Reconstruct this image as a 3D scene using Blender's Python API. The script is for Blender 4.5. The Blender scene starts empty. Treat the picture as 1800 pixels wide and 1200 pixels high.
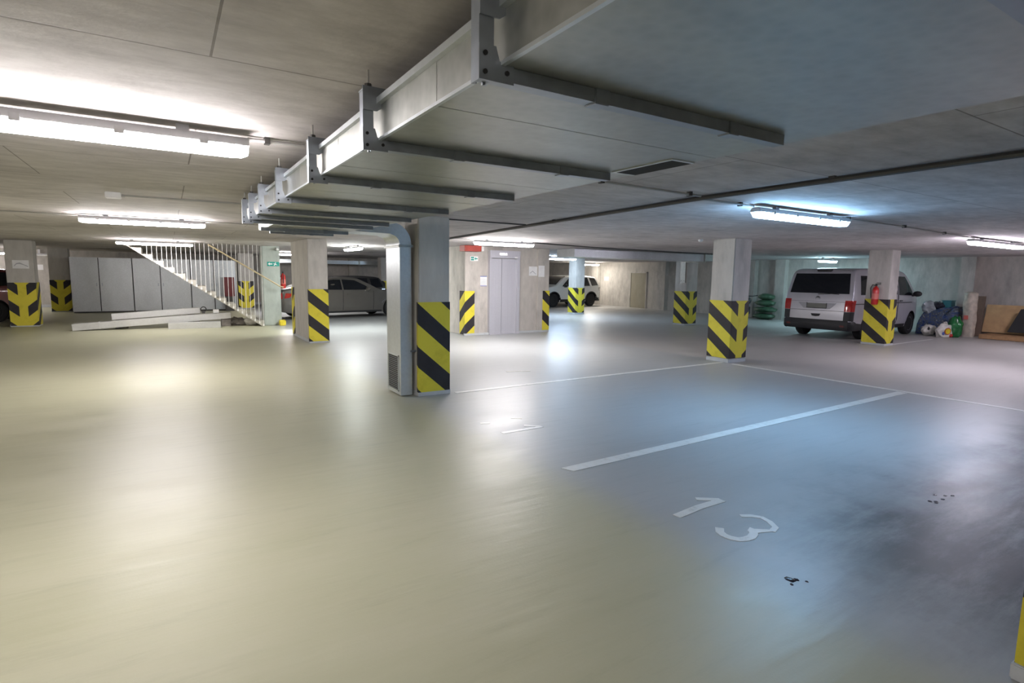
import bpy, bmesh, math, random
from mathutils import Vector, Matrix
random.seed(7)
PI = math.pi
scn = bpy.context.scene
COL = scn.collection

# ------------------------------------------------------------------ materials
def new_mat(name):
    m = bpy.data.materials.new(name); m.use_nodes = True
    nt = m.node_tree; nt.nodes.clear()
    out = nt.nodes.new('ShaderNodeOutputMaterial')
    b = nt.nodes.new('ShaderNodeBsdfPrincipled')
    nt.links.new(b.outputs[0], out.inputs[0])
    return m, nt, b

class NT:
    def __init__(s, nt): s.nt = nt
    def n(s, t, **k):
        nd = s.nt.nodes.new(t)
        for a, v in k.items(): setattr(nd, a, v)
        return nd
    def l(s, a, b): s.nt.links.new(a, b)
    def math(s, op, a, b=None, clamp=False):
        nd = s.n('ShaderNodeMath', operation=op); nd.use_clamp = clamp
        for i, v in enumerate((a, b)):
            if v is None: continue
            if isinstance(v, (int, float)): nd.inputs[i].default_value = v
            else: s.l(v, nd.inputs[i])
        return nd.outputs[0]
    def coord(s, kind='Object', scale=(1, 1, 1)):
        tc = s.n('ShaderNodeTexCoord'); mp = s.n('ShaderNodeMapping')
        mp.inputs['Scale'].default_value = scale
        s.l(tc.outputs[kind], mp.inputs[0]); return mp.outputs[0]
    def geo(s, scale=(1, 1, 1)):
        tc = s.n('ShaderNodeNewGeometry'); mp = s.n('ShaderNodeMapping')
        mp.inputs['Scale'].default_value = scale
        s.l(tc.outputs['Position'], mp.inputs[0]); return mp.outputs[0]
    def noise(s, v, scale, detail=4, rough=.55):
        nd = s.n('ShaderNodeTexNoise'); nd.inputs['Scale'].default_value = scale
        nd.inputs['Detail'].default_value = detail; nd.inputs['Roughness'].default_value = rough
        s.l(v, nd.inputs['Vector']); return nd.outputs[0]
    def ramp(s, f, stops):
        nd = s.n('ShaderNodeValToRGB'); e = nd.color_ramp.elements
        while len(e) < len(stops): e.new(.5)
        for i, (p, c) in enumerate(stops):
            e[i].position = p; e[i].color = (*c, 1) if len(c) == 3 else c
        s.l(f, nd.inputs[0]); return nd.outputs[0]
    def mix(s, f, a, b, blend='MIX'):
        nd = s.n('ShaderNodeMix', data_type='RGBA', blend_type=blend)
        for i, v in ((0, f), (6, a), (7, b)):
            if isinstance(v, (int, float)): nd.inputs[i].default_value = v
            elif isinstance(v, tuple): nd.inputs[i].default_value = (*v, 1)
            else: s.l(v, nd.inputs[i])
        return nd.outputs[2]
    def bump(s, h, strength, dist=.01, normal=None):
        nd = s.n('ShaderNodeBump'); nd.inputs['Strength'].default_value = strength
        nd.inputs['Distance'].default_value = dist; s.l(h, nd.inputs['Height'])
        if normal is not None: s.l(normal, nd.inputs['Normal'])
        return nd.outputs[0]

def simple(name, col, rough=.5, metal=0.0, var=.08, scale=6., coat=0., spec=None):
    """plain coloured surface with slight procedural mottling"""
    m, nt, b = new_mat(name); t = NT(nt)
    f = t.noise(t.coord(), scale, 3)
    lo = tuple(max(0, c * (1 - var)) for c in col); hi = tuple(min(1, c * (1 + var)) for c in col)
    t.l(t.ramp(f, [(.3, lo), (.7, hi)]), b.inputs['Base Color'])
    b.inputs['Roughness'].default_value = rough; b.inputs['Metallic'].default_value = metal
    b.inputs['Coat Weight'].default_value = coat; b.inputs['Coat Roughness'].default_value = .06
    if spec is not None: b.inputs['Specular IOR Level'].default_value = spec
    return m

def concrete(name, c0, c1, seams=None, streak=(1, 1, 1), rough=.75, bump=.25, stain=.25):
    m, nt, b = new_mat(name); t = NT(nt); v = t.geo()
    big = t.noise(v, .55, 5, .6); fine = t.noise(t.geo(streak), 5.5, 6, .65); pores = t.noise(v, 40, 2, .5)
    f = t.math('ADD', t.math('MULTIPLY', big, .5), t.math('MULTIPLY', fine, .5))
    col = t.ramp(f, [(.32, c0), (.66, c1)])
    st = t.ramp(t.noise(t.geo((1, 1, .35)), 1.7, 6, .7), [(.28, (1 - stain,) * 3), (.5, (1, 1, 1))])
    col = t.mix(1.0, col, st, 'MULTIPLY')
    h = t.math('ADD', t.math('MULTIPLY', fine, .6), t.math('MULTIPLY', pores, .3))
    if seams:
        br = t.n('ShaderNodeTexBrick'); br.offset = .5
        mp = t.n('ShaderNodeMapping'); mp.inputs['Location'].default_value = seams['loc']
        g = t.n('ShaderNodeNewGeometry'); t.l(g.outputs['Position'], mp.inputs[0]); t.l(mp.outputs[0], br.inputs['Vector'])
        br.inputs['Scale'].default_value = 1; br.inputs['Brick Width'].default_value = seams['w']; br.inputs['Row Height'].default_value = seams['h']
        br.inputs['Mortar Size'].default_value = seams.get('m', .005); br.inputs['Mortar Smooth'].default_value = .3
        br.inputs['Color1'].default_value = (1, 1, 1, 1); br.inputs['Color2'].default_value = (.93, .93, .93, 1); br.inputs['Mortar'].default_value = (.34, .32, .30, 1)
        col = t.mix(.8, col, br.outputs[0], 'MULTIPLY')
        h = t.math('SUBTRACT', h, t.math('MULTIPLY', br.outputs[1], 1.2))
    t.l(col, b.inputs['Base Color']); b.inputs['Roughness'].default_value = rough
    b.inputs['Specular IOR Level'].default_value = .3
    t.l(t.bump(h, bump, .01), b.inputs['Normal'])
    return m

M = {}
M['ceiling'] = concrete('cast concrete ceiling', (.37, .345, .34), (.68, .645, .635), dict(loc=(.83, 1.25, 0), w=2.0, h=1.19), (.6, 1.5, 1), .8, .35, .2)
M['wall'] = concrete('cast concrete wall', (.36, .335, .305), (.56, .525, .48), None, (1, 1, .45), .8, .25, .3)
M['pillar'] = concrete('smooth pillar concrete', (.41, .39, .36), (.58, .56, .52), None, (1, 1, .3), .7, .2, .28)
M['green_concrete'] = concrete('greenish pillar concrete', (.30, .33, .30), (.44, .48, .44), None, (1, 1, .4), .7, .15, .15)
M['plinth'] = concrete('painted plinth', (.42, .44, .45), (.56, .58, .59), None, (1, 1, 1), .45, .08, .15)
M['stair'] = concrete('pale stair concrete', (.40, .38, .33), (.56, .53, .47), None, (1, 1, 1), .7, .15, .15)
M['niche'] = concrete('brown grey door', (.26, .235, .175), (.34, .31, .24), None, (1, 1, .5), .7, .1, .1)

def floor_mat():
    m, nt, b = new_mat('epoxy coated floor'); t = NT(nt); v = t.geo()
    g = t.n('ShaderNodeSeparateXYZ'); t.l(v, g.inputs[0]); X, Y = g.outputs[0], g.outputs[1]
    big = t.noise(v, .35, 4, .55); mid = t.noise(t.geo((.6, 1.8, 1)), 1.4, 5, .6); fine = t.noise(v, 70, 2, .5)
    f = t.math('ADD', t.math('MULTIPLY', big, .55), t.math('MULTIPLY', mid, .45))
    def sm(a, lo, hi):
        nd = t.n('ShaderNodeMapRange'); nd.interpolation_type = 'SMOOTHSTEP'
        nd.inputs['From Min'].default_value = lo; nd.inputs['From Max'].default_value = hi
        t.l(a, nd.inputs[0]); return nd.outputs[0]
    aisle = t.ramp(f, [(.3, (.375, .37, .25)), (.5, (.42, .412, .288)), (.72, (.46, .445, .325))])
    stall = t.ramp(f, [(.3, (.335, .35, .355)), (.5, (.375, .385, .39)), (.72, (.41, .42, .42))])
    lane = t.ramp(f, [(.3, (.37, .36, .345)), (.5, (.42, .405, .39)), (.72, (.45, .44, .425))])
    ed = t.math('ADD', X, t.math('MULTIPLY', t.math('SUBTRACT', t.noise(v, 1.2, 4, .6), .5), .35))
    col = t.mix(sm(ed, 2.35, 3.0), aisle, stall)
    col = t.mix(sm(ed, 9.1, 9.5), col, lane)
    # scuffs and faint tyre paths
    sc = t.ramp(t.noise(t.geo((.5, 3.2, 1)), 2.1, 7, .72), [(.30, (.80, .80, .80)), (.46, (1, 1, 1))])
    col = t.mix(.45, col, sc, 'MULTIPLY')
    # dirty tyre film of the occupied stall plus painted-in shade: bounded, torn shape
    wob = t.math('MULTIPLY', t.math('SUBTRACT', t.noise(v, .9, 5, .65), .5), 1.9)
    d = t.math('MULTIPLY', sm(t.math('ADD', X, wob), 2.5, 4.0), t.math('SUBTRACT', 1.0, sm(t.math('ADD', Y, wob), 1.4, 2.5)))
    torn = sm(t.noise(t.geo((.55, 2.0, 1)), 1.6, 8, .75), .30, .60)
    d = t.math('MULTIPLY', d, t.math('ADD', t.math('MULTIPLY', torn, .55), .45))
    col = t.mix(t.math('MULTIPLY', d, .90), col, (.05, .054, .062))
    t.l(col, b.inputs['Base Color'])
    r = t.math('ADD', t.math('MULTIPLY', mid, .22), .30)
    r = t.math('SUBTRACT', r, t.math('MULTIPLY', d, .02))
    t.l(r, b.inputs['Roughness'])
    b.inputs['Specular IOR Level'].default_value = .42
    streak = t.noise(t.geo((.35, 2.2, 1)), 4.5, 3, .5)
    n1 = t.bump(streak, .16, .02); n2 = t.bump(fine, .06, .004, n1)
    t.l(n2, b.inputs['Normal'])
    return m
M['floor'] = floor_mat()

def road_paint():
    m, nt, b = new_mat('worn white floor paint'); t = NT(nt); v = t.geo()
    f = t.noise(v, 9, 6, .7)
    t.l(t.ramp(f, [(.30, (.50, .50, .46)), (.45, (.70, .70, .67)), (.7, (.76, .76, .74))]), b.inputs['Base Color'])
    b.inputs['Roughness'].default_value = .4
    return m
M['paint'] = road_paint()
M['paint_faded'] = simple('faded white floor paint', (.50, .50, .45), .35, 0, .2, 12)

def metal(name, col, rough, var=.12, scale=3., streak=(1, 1, 1), met=.9):
    m, nt, b = new_mat(name); t = NT(nt)
    vo = t.n('ShaderNodeTexVoronoi'); vo.inputs['Scale'].default_value = 26
    t.l(t.geo(), vo.inputs['Vector'])
    f = t.math('ADD', t.math('MULTIPLY', t.noise(t.geo(streak), scale, 4, .6), .8), t.math('MULTIPLY', vo.outputs[0], .25))
    lo = tuple(c * (1 - var) for c in col); hi = tuple(min(1, c * (1 + var)) for c in col)
    t.l(t.ramp(f, [(.3, lo), (.75, hi)]), b.inputs['Base Color'])
    t.l(t.math('ADD', t.math('MULTIPLY', f, .15), rough - .08), b.inputs['Roughness'])
    b.inputs['Metallic'].default_value = met
    t.l(t.bump(t.noise(t.geo(streak), scale * .7, 3), .12, .02), b.inputs['Normal'])
    return m
M['galv'] = metal('galvanised duct sheet', (.41, .42, .395), .36, .18, 2.2, (.3, 2.5, 1), .86)
M['galv_bright'] = metal('galvanised sheet light', (.62, .66, .68), .32, .10, 3, (1, 1, .3), .7)
M['strut'] = metal('strut channel steel', (.33, .36, .40), .38, .15, 6, (1, 1, 1), .85)
M['sheet'] = metal('locker sheet steel', (.52, .54, .55), .38, .14, 1.5, (1, 1, .5), .7)
M['lift_metal'] = metal('brushed lift steel', (.52, .52, .56), .40, .05, 3, (6, 6, .2), .35)
M['trunking'] = metal('dull trunking sheet', (.56, .56, .54), .45, .08, 3, (1, 1, 1), .35)
M['dark'] = simple('black void', (.012, .012, .013), .8)
M['dark_pipe'] = simple('dark conduit', (.05, .048, .045), .5)
M['conduit'] = simple('grey conduit', (.40, .39, .37), .45)
M['white_plastic'] = simple('white plastic', (.75, .75, .74), .4)
M['housing'] = simple('grey lamp housing', (.55, .55, .57), .45)
M['rail_white'] = simple('white painted steel', (.74, .73, .70), .45)
M['rail_wood'] = simple('pale timber handrail', (.50, .41, .25), .5, 0, .15, 12)
M['paper'] = simple('white paper', (.80, .80, .80), .7)
M['blue_ink'] = simple('blue strip', (.06, .10, .38), .5)
M['grey_ink'] = simple('grey print', (.45, .45, .47), .6)
M['sign_green'] = simple('exit sign green', (.01, .30, .24), .4)
M['red'] = simple('fire red enamel', (.50, .015, .012), .32, 0, .1, 6, .4)
M['brick_red'] = simple('dull red sheet', (.33, .045, .03), .5)
M['yellow'] = simple('yellow plastic', (.72, .58, .03), .5)
M['black_plastic'] = simple('black plastic', (.018, .018, .02), .5)
M['rubber'] = simple('tyre rubber', (.015, .015, .016), .75)
M['glass'] = simple('dark car glass', (.006, .008, .012), .04, 0, 0, 5, 0, .6)
M['chrome'] = simple('chrome', (.75, .75, .76), .12, 1, .02)
M['rim'] = simple('alloy rim', (.45, .45, .46), .3, .8)
M['rim_dark'] = simple('dark alloy rim', (.05, .05, .055), .35, .6)
M['plate'] = simple('plain grey number plate', (.20, .20, .175), .5)
M['tail_red'] = simple('red tail lamp lens', (.42, .012, .012), .12, 0, .2, 20, .6)
M['dark_red'] = simple('dark red lens', (.10, .01, .012), .15, 0, .2, 20, .6)
M['van_paint'] = simple('silver van paint', (.56, .555, .60), .32, .35, .03, 4, .7)
M['white_paint'] = simple('white car paint', (.80, .80, .77), .3, 0, .02, 4, .8)
M['grey_paint'] = simple('warm grey car paint', (.155, .145, .13), .3, .45, .04, 4, .8)
M['dark_paint'] = simple('dark grey car paint', (.05, .05, .05), .3, .4, .04, 4, .8)
M['red_paint'] = simple('dark red car paint', (.12, .018, .018), .3, .2, .04, 4, .8)
M['plywood'] = simple('plywood sheet', (.52, .34, .17), .6, 0, .12, 5)
M['timber'] = simple('raw timber', (.36, .21, .10), .65, 0, .2, 9)
M['brown_board'] = simple('brown board', (.16, .11, .08), .6, 0, .15, 5)
def streaky(name, stops, rough):
    m, nt, b = new_mat(name); t = NT(nt)
    mp = t.n('ShaderNodeMapping'); tc = t.n('ShaderNodeTexCoord'); t.l(tc.outputs['Object'], mp.inputs[0])
    mp.inputs['Rotation'].default_value = (.5, .6, .7); mp.inputs['Scale'].default_value = (1.2, 9, 9)
    t.l(t.ramp(t.noise(mp.outputs[0], 1.6, 5, .6), stops), b.inputs['Base Color']); b.inputs['Roughness'].default_value = rough
    return m
M['blue_sheet'] = streaky('blue grey plastic sheet', [(.30, (.02, .025, .04)), (.42, (.05, .09, .24)), (.52, (.10, .13, .17)), (.60, (.05, .06, .09)), (.68, (.34, .40, .44))], .25)
M['clear_sheet'] = simple('milky plastic sheet', (.36, .40, .42), .22, 0, .3, 8)
M['dark_bag'] = simple('dark bin bag', (.03, .03, .045), .25, 0, .3, 8)
M['green_sack'] = simple('green plastic sack', (.012, .14, .035), .25, 0, .35, 9)
M['green_tarp'] = simple('dull green tarpaulin', (.05, .105, .06), .4, 0, .3, 5)
M['white_bag'] = simple('white carrier bag', (.66, .64, .58), .4, 0, .12, 8)
M['teal'] = simple('teal plastic', (.05, .20, .23), .4)
M['cream_wrap'] = simple('cream plastic wrap', (.50, .44, .36), .3, 0, .25, 7)
M['pink'] = simple('pink label', (.62, .16, .13), .5)
M['rubble'] = simple('grey rubble', (.22, .20, .18), .8, 0, .3, 12)

def stripes():
    """yellow and black hazard guard: u (from the stem) and v come from the unwrapped sheet"""
    m, nt, b = new_mat('hazard stripe guard'); t = NT(nt)
    uv = t.n('ShaderNodeUVMap'); uv.uv_map = 'guard'
    s = t.n('ShaderNodeSeparateXYZ'); t.l(uv.outputs[0], s.inputs[0])
    au = t.math('ABSOLUTE', s.outputs[0])
    ph = t.math('FRACT', t.math('ADD', t.math('SUBTRACT', s.outputs[1], t.math('MULTIPLY', au, .82)), 40.0))
    blk = t.math('LESS_THAN', ph, .48)
    stem = t.math('GREATER_THAN', au, .175)
    k = t.math('MULTIPLY', blk, stem)
    w = t.noise(t.geo(), 4, 5, .65)
    yel = t.ramp(w, [(.25, (.52, .44, .035)), (.5, (.66, .57, .05))]); bl = t.ramp(w, [(.3, (.022, .020, .022)), (.7, (.035, .032, .035))])
    t.l(t.mix(k, yel, bl), b.inputs['Base Color']); b.inputs['Roughness'].default_value = .55
    b.inputs['Specular IOR Level'].default_value = .3
    return m
M['stripes'] = stripes()

def lamp_mat(name, col, s):
    m, nt, b = new_mat(name)
    b.inputs['Base Color'].default_value = (.8, .8, .8, 1)
    b.inputs['Emission Color'].default_value = (*col, 1); b.inputs['Emission Strength'].default_value = s
    return m

# ------------------------------------------------------------------ mesh building
class MB:
    def __init__(s): s.v = []; s.f = []; s.m = []; s.uv = None
    def add(s, vs, fs, mi=0):
        o = len(s.v); s.v += [Vector(p) for p in vs]
        for f in fs: s.f.append([i + o for i in f]); s.m.append(mi)
        return s
    def box(s, x0, x1, y0, y1, z0, z1, mi=0, mat=None):
        vs = [Vector(p) for p in ((x0, y0, z0), (x1, y0, z0), (x1, y1, z0), (x0, y1, z0), (x0, y0, z1), (x1, y0, z1), (x1, y1, z1), (x0, y1, z1))]
        if mat: vs = [mat @ p for p in vs]
        return s.add(vs, [(0, 3, 2, 1), (4, 5, 6, 7), (0, 1, 5, 4), (1, 2, 6, 5), (2, 3, 7, 6), (3, 0, 4, 7)], mi)
    def prism(s, poly, axis, a, b, mi=0, mat=None):
        """polygon in the two other axes (order x,y,z without axis) swept from a to b"""
        n = len(poly); vs = []
        for c in (a, b):
            for p, q in poly:
                vs.append({'x': (c, p, q), 'y': (p, c, q), 'z': (p, q, c)}[axis])
        vs = [Vector(p) for p in vs]
        if mat: vs = [mat @ p for p in vs]
        fs = [tuple(range(n)), tuple(range(2 * n - 1, n - 1, -1))] + [(i, (i + 1) % n, n + (i + 1) % n, n + i) for i in range(n)]
        return s.add(vs, fs, mi)
    def tube(s, pts, r, n=8, mi=0, closed=False):
        pts = [Vector(p) for p in pts]; rings = []; N = len(pts)
        for i, p in enumerate(pts):
            a = pts[(i - 1) % N] if (i > 0 or closed) else p; b = pts[(i + 1) % N] if (i < N - 1 or closed) else p
            t = (b - a).normalized(); up = Vector((0, 0, 1)) if abs(t.z) < .9 else Vector((1, 0, 0))
            e1 = t.cross(up).normalized(); e2 = t.cross(e1)
            rr = r[i] if isinstance(r, (list, tuple)) else r
            rings.append([p + (e1 * math.cos(2 * PI * k / n) + e2 * math.sin(2 * PI * k / n)) * rr for k in range(n)])
        fs = []
        for i in range(N if closed else N - 1):
            j = (i + 1) % N
            for k in range(n): fs.append((i * n + k, i * n + (k + 1) % n, j * n + (k + 1) % n, j * n + k))
        if not closed: fs += [tuple(range(n)), tuple(range(N * n - 1, (N - 1) * n - 1, -1))]
        return s.add([p for r_ in rings for p in r_], fs, mi)
    def lathe(s, prof, c, axis='z', n=20, mi=0):
        """prof: (radius, height along axis)"""
        vs = []; P = len(prof)
        for k in range(n):
            a = 2 * PI * k / n; ca, sa = math.cos(a), math.sin(a)
            for r, h in prof:
                p = {'z': (r * ca, r * sa, h), 'y': (r * ca, h, r * sa), 'x': (h, r * ca, r * sa)}[axis]
                vs.append(Vector(p) + Vector(c))
        fs = []
        for k in range(n):
            for i in range(P - 1):
                fs.append((k * P + i, k * P + i + 1, ((k + 1) % n) * P + i + 1, ((k + 1) % n) * P + i))
        fs += [tuple(k * P for k in range(n)), tuple(k * P + P - 1 for k in range(n))]
        return s.add(vs, fs, mi)
    def blob(s, c, r, seed=0, amp=.18, freq=2.0, flat=None, sub=3, folds=0., mi=0):
        from mathutils import noise as N_
        bm = bmesh.new(); bmesh.ops.create_icosphere(bm, subdivisions=sub, radius=1)
        off = Vector((seed * 7.3, seed * 3.1, seed * 1.7)); vs = []
        for v in bm.verts:
            d = v.co.normalized(); k = 1 + amp * N_.noise(d * freq + off) * 2
            if folds: k += folds * math.sin(9 * math.atan2(d.y, d.x) + 5 * N_.noise(d * 2 + off)) * (1 - abs(d.z))
            p = Vector((d.x * r[0] * k, d.y * r[1] * k, d.z * r[2] * k)) + Vector(c)
            if flat is not None and p.z < flat: p.z = flat
            vs.append(p)
        fs = [tuple(v.index for v in f.verts) for f in bm.faces]; bm.free()
        return s.add(vs, fs, mi)

def root_of(o):
    while o.parent: o = o.parent
    return o
def world_of(o):
    m = o.matrix_basis.copy()
    return world_of(o.parent) @ m if o.parent else m

def obj(name, mb, mat, parent=None, world=False, bevel=0., smooth=35, tri=False):
    me = bpy.data.meshes.new(name)
    vs = mb.v
    if parent is not None and world:
        inv = world_of(parent).inverted(); vs = [inv @ p for p in vs]
    me.from_pydata([tuple(p) for p in vs], [], mb.f)
    mats = mat if isinstance(mat, (list, tuple)) else [mat]
    for q in mats: me.materials.append(q)
    for p, mi in zip(me.polygons, mb.m): p.material_index = mi
    if mb.uv:
        L = me.uv_layers.new(name='guard')
        for p, u in zip(me.polygons, mb.uv):
            for li, q in zip(p.loop_indices, u): L.data[li].uv = q
    bm = bmesh.new(); bm.from_mesh(me)
    bmesh.ops.recalc_face_normals(bm, faces=bm.faces[:])
    if bevel > 0:
        ed = [e for e in bm.edges if len(e.link_faces) == 2 and e.calc_face_angle(0) > .6]
        bmesh.ops.bevel(bm, geom=ed, offset=bevel, segments=2, affect='EDGES', clamp_overlap=True)
    if tri: bmesh.ops.triangulate(bm, faces=[f for f in bm.faces if len(f.verts) > 4])
    bm.to_mesh(me); bm.free()
    if smooth:
        for p in me.polygons: p.use_smooth = True
        me.set_sharp_from_angle(angle=math.radians(smooth))
    o = bpy.data.objects.new(name, me); COL.objects.link(o)
    if parent is not None: o.parent = parent
    return o
def tag(o, label, cat, group=None, kind=None):
    if label: o['label'] = label
    if cat: o['category'] = cat
    if group: o['group'] = group
    if kind: o['kind'] = kind
    return o
def thing(name, label, cat, loc=(0, 0, 0), rz=0, group=None, scale=1):
    o = bpy.data.objects.new(name, None); COL.objects.link(o); o.empty_display_size = .2
    o.location = loc; o.rotation_euler = (0, 0, rz); o.scale = (scale,) * 3
    return tag(o, label, cat, group)
def struct(name, mb, mat, label=None, parent=None, **k):
    o = obj(name, mb, mat, parent, **k); o['kind'] = 'structure'
    if label: o['label'] = label
    return o

CZ = 2.40   # ceiling height
# ------------------------------------------------------------------ room shell
XL, XR, YN, YB = -9.0, 21.2, -5.0, 30.0
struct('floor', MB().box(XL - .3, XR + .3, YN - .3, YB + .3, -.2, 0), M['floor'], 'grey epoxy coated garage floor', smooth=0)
struct('ceiling', MB().box(XL - .3, XR + .3, YN - .3, YB + .3, CZ, CZ + .25), M['ceiling'], 'cast concrete ceiling with formwork seams', smooth=0)
struct('wall_back', MB().box(XL - .3, XR + .3, YB, YB + .3, 0, CZ).box(8.25, 8.7, YB - .25, YB, 0, CZ).box(12.3, 12.8, YB - .25, YB, 0, CZ), M['wall'], smooth=0)
wr = MB().box(XR, XR + .3, YN, YB, 0, CZ)
for y0, y1 in ((24.5, 25.0), (19.4, 19.96), (14.48, 14.74), (13.14, 13.55), (6.98, 7.36)): wr.box(XR - .25, XR, y0, y1, 0, CZ)
struct('wall_right', wr, M['wall'], smooth=0)
struct('wall_left', MB().box(XL - .3, XL, YN, YB, 0, CZ), M['wall'], smooth=0)
struct('wall_near', MB().box(XL - .3, XR + .3, YN - .3, YN, 0, CZ), M['wall'], smooth=0)
d2 = struct('door_2', MB().box(XR - .035, XR, 20.9, 22.0, 0, 1.83), M['niche'], 'brownish grey service door in the concrete end wall', bevel=.006)
obj('door_frame', MB().box(XR - .05, XR, 20.84, 20.9, 0, 1.89).box(XR - .05, XR, 22.0, 22.06, 0, 1.89).box(XR - .05, XR, 20.84, 22.06, 1.83, 1.89), M['wall'], d2, bevel=.004)
struct('baseboard_back', MB().box(XL, XR, YB - .02, YB, 0, .12), M['plinth'], smooth=0)

# ------------------------------------------------------------------ pillars with hazard guards
def guard_mesh(path, us, z0, z1, zref, uref, per):
    """path: plan points walked along the faces (outside on the right hand side is handled by offset), us: unwrapped distance from the stem"""
    T = .014; n = len(path); P = [Vector(p) for p in path]
    # outward normals per segment: path is given so that the pillar lies on its left-hand side
    nr = []
    for i in range(n - 1):
        d = (P[i + 1] - P[i]).normalized(); nr.append(Vector((d.y, -d.x)))
    off = []
    for i in range(n):
        if i == 0: o = nr[0]
        elif i == n - 1: o = nr[-1]
        else: o = nr[i - 1] + nr[i]
        off.append(P[i] + o * T)
    mb = MB(); mb.uv = []
    V = lambda u, z: (u / .53, (z - zref) / per + .82 * abs(uref) / .53)
    def quad(a, b, c, d, uv): mb.add([a, b, c, d], [(0, 1, 2, 3)]); mb.uv.append(uv)
    for i in range(n - 1):
        a, b = off[i], off[i + 1]
        quad((a.x, a.y, z0), (b.x, b.y, z0), (b.x, b.y, z1), (a.x, a.y, z1), [V(us[i], z0), V(us[i + 1], z0), V(us[i + 1], z1), V(us[i], z1)])
        c, d = P[i], P[i + 1]
        quad((a.x, a.y, z1), (b.x, b.y, z1), (d.x, d.y, z1), (c.x, c.y, z1), [V(us[i], z1), V(us[i + 1], z1), V(us[i + 1], z1), V(us[i], z1)])
        quad((a.x, a.y, z0), (b.x, b.y, z0), (d.x, d.y, z0), (c.x, c.y, z0), [V(us[i], z0), V(us[i + 1], z0), V(us[i + 1], z0), V(us[i], z0)])
    for i in (0, n - 1):
        a, c = off[i], P[i]
        quad((a.x, a.y, z0), (c.x, c.y, z0), (c.x, c.y, z1), (a.x, a.y, z1), [V(us[i], z0), V(us[i], z0), V(us[i], z1), V(us[i], z1)])
    return mb
def pillar(x0, y0, sx, sy, guards, label, mat='pillar', ph=.07, pz=.012, guard_label=None):
    t = thing('concrete_pillar', label, 'pillar', (x0 + sx / 2, y0 + sy / 2, 0), 0, 'concrete pillars')
    obj('shaft', MB().box(x0, x0 + sx, y0, y0 + sy, 0, CZ), M[mat], t, True, bevel=.012)
    obj('plinth', MB().box(x0 - pz, x0 + sx + pz, y0 - pz, y0 + sy + pz, 0, ph), M['plinth'], t, True, bevel=.006)
    A, B, C_, D = (x0, y0), (x0 + sx, y0), (x0 + sx, y0 + sy), (x0, y0 + sy)
    for g in guards:
        obj('hazard_guard', guard_mesh(g['path'](A, B, C_, D), g['us'], g['z'][0], g['z'][1], g['zref'], g['uref'], g['per']), M['stripes'], t, True, smooth=0)
    return t
def wrap(stem, sx, sy, **k): return dict(path=lambda A, B, C_, D: [D, A, B], us=[-(sy + stem), -stem, sx - stem], **k)
pillar(9.21, 6.81, .51, .51, [wrap(.29, .51, .51, z=(.088, 1.21), zref=.95, uref=.8, per=.5)], 'square concrete pillar with arrow stripes at the junction of the white stall lines')
pillar(2.80, 6.85, .45, .47, [dict(path=lambda A, B, C_, D: [(A[0], A[1] + .035), A, B], us=[-10.035, -10, -9.55], z=(.058, 1.27), zref=.40, uref=10, per=.58)],
       'concrete pillar with slanting stripes beside the vertical metal duct')
pillar(2.742, 13.29, .44, 2.0, [dict(path=lambda A, B, C_, D: [(A[0], A[1] + .05), A, B], us=[-10.05, -10, -9.56], z=(.04, 1.25), zref=.41, uref=10, per=.56),
       dict(path=lambda A, B, C_, D: [C_, D, (D[0], D[1] - .30)], us=[-.44, 0, .30], z=(.04, 1.25), zref=.5, uref=.3, per=.56)],
       'long wall-like concrete pillar striped at both ends in front of the grey saloon')
pillar(15.27, 6.79, .44, .54, [wrap(.2, .44, .54, z=(.055, 1.17), zref=.36, uref=.74, per=.54)], 'concrete pillar carrying a red extinguisher in front of the silver van')
pillar(15.03, 12.95, .55, .50, [wrap(.28, .55, .50, z=(.06, 1.17), zref=.35, uref=.76, per=.52)], 'striped concrete pillar with a small steel cover strip beneath the far flat duct')
pillar(14.80, 18.70, .48, .50, [wrap(.25, .48, .5, z=(.07, 1.13), zref=.34, uref=.75, per=.5)], 'concrete pillar standing in front of the white car')
pillar(-3.77, 20.35, .60, .55, [dict(path=lambda A, B, C_, D: [A, B, C_], us=[-.3, .3, .85], z=(.03, 1.23), zref=.47, uref=.3, per=.6)],
       'concrete pillar with a crumpled notice and an arrow guard beside the red car')
pillar(-3.76, 26.8, .60, .55, [dict(path=lambda A, B, C_, D: [A, B, C_], us=[-.3, .3, .85], z=(.03, 1.2), zref=.45, uref=.3, per=.58)],
       'concrete pillar with an arrow guard at the end of the metal lockers')
pillar(2.62, 26.8, .60, .55, [dict(path=lambda A, B, C_, D: [D, A, B], us=[-.85, -.3, .3], z=(.03, 1.2), zref=.45, uref=.3, per=.58)],
       'concrete pillar seen through the stair bars, its stripes partly hidden')
pillar(9.0, 26.8, .60, .55, [dict(path=lambda A, B, C_, D: [D, A, B], us=[-.85, -.3, .3], z=(.03, 1.25), zref=.48, uref=.3, per=.58)],
       'concrete pillar rising behind the bonnet of the grey saloon')
pillar(2.93, .22, .5, .47, [dict(path=lambda A, B, C_, D: [D, A, B], us=[-.77, -.3, .2], z=(.08, 1.2), zref=.37, uref=.77, per=.55)],
       'nearest concrete pillar, only a yellow edge of its guard showing')
# pillar beside the stairs
st_p = thing('concrete_pillar', 'greenish concrete pillar at the foot of the stairs with an exit sign', 'pillar', (2.69, 18.45, 0), 0, 'concrete pillars')
obj('shaft', MB().box(2.44, 2.94, 18.2, 18.7, 0, CZ), M['green_concrete'], st_p, True, bevel=.012)

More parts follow.
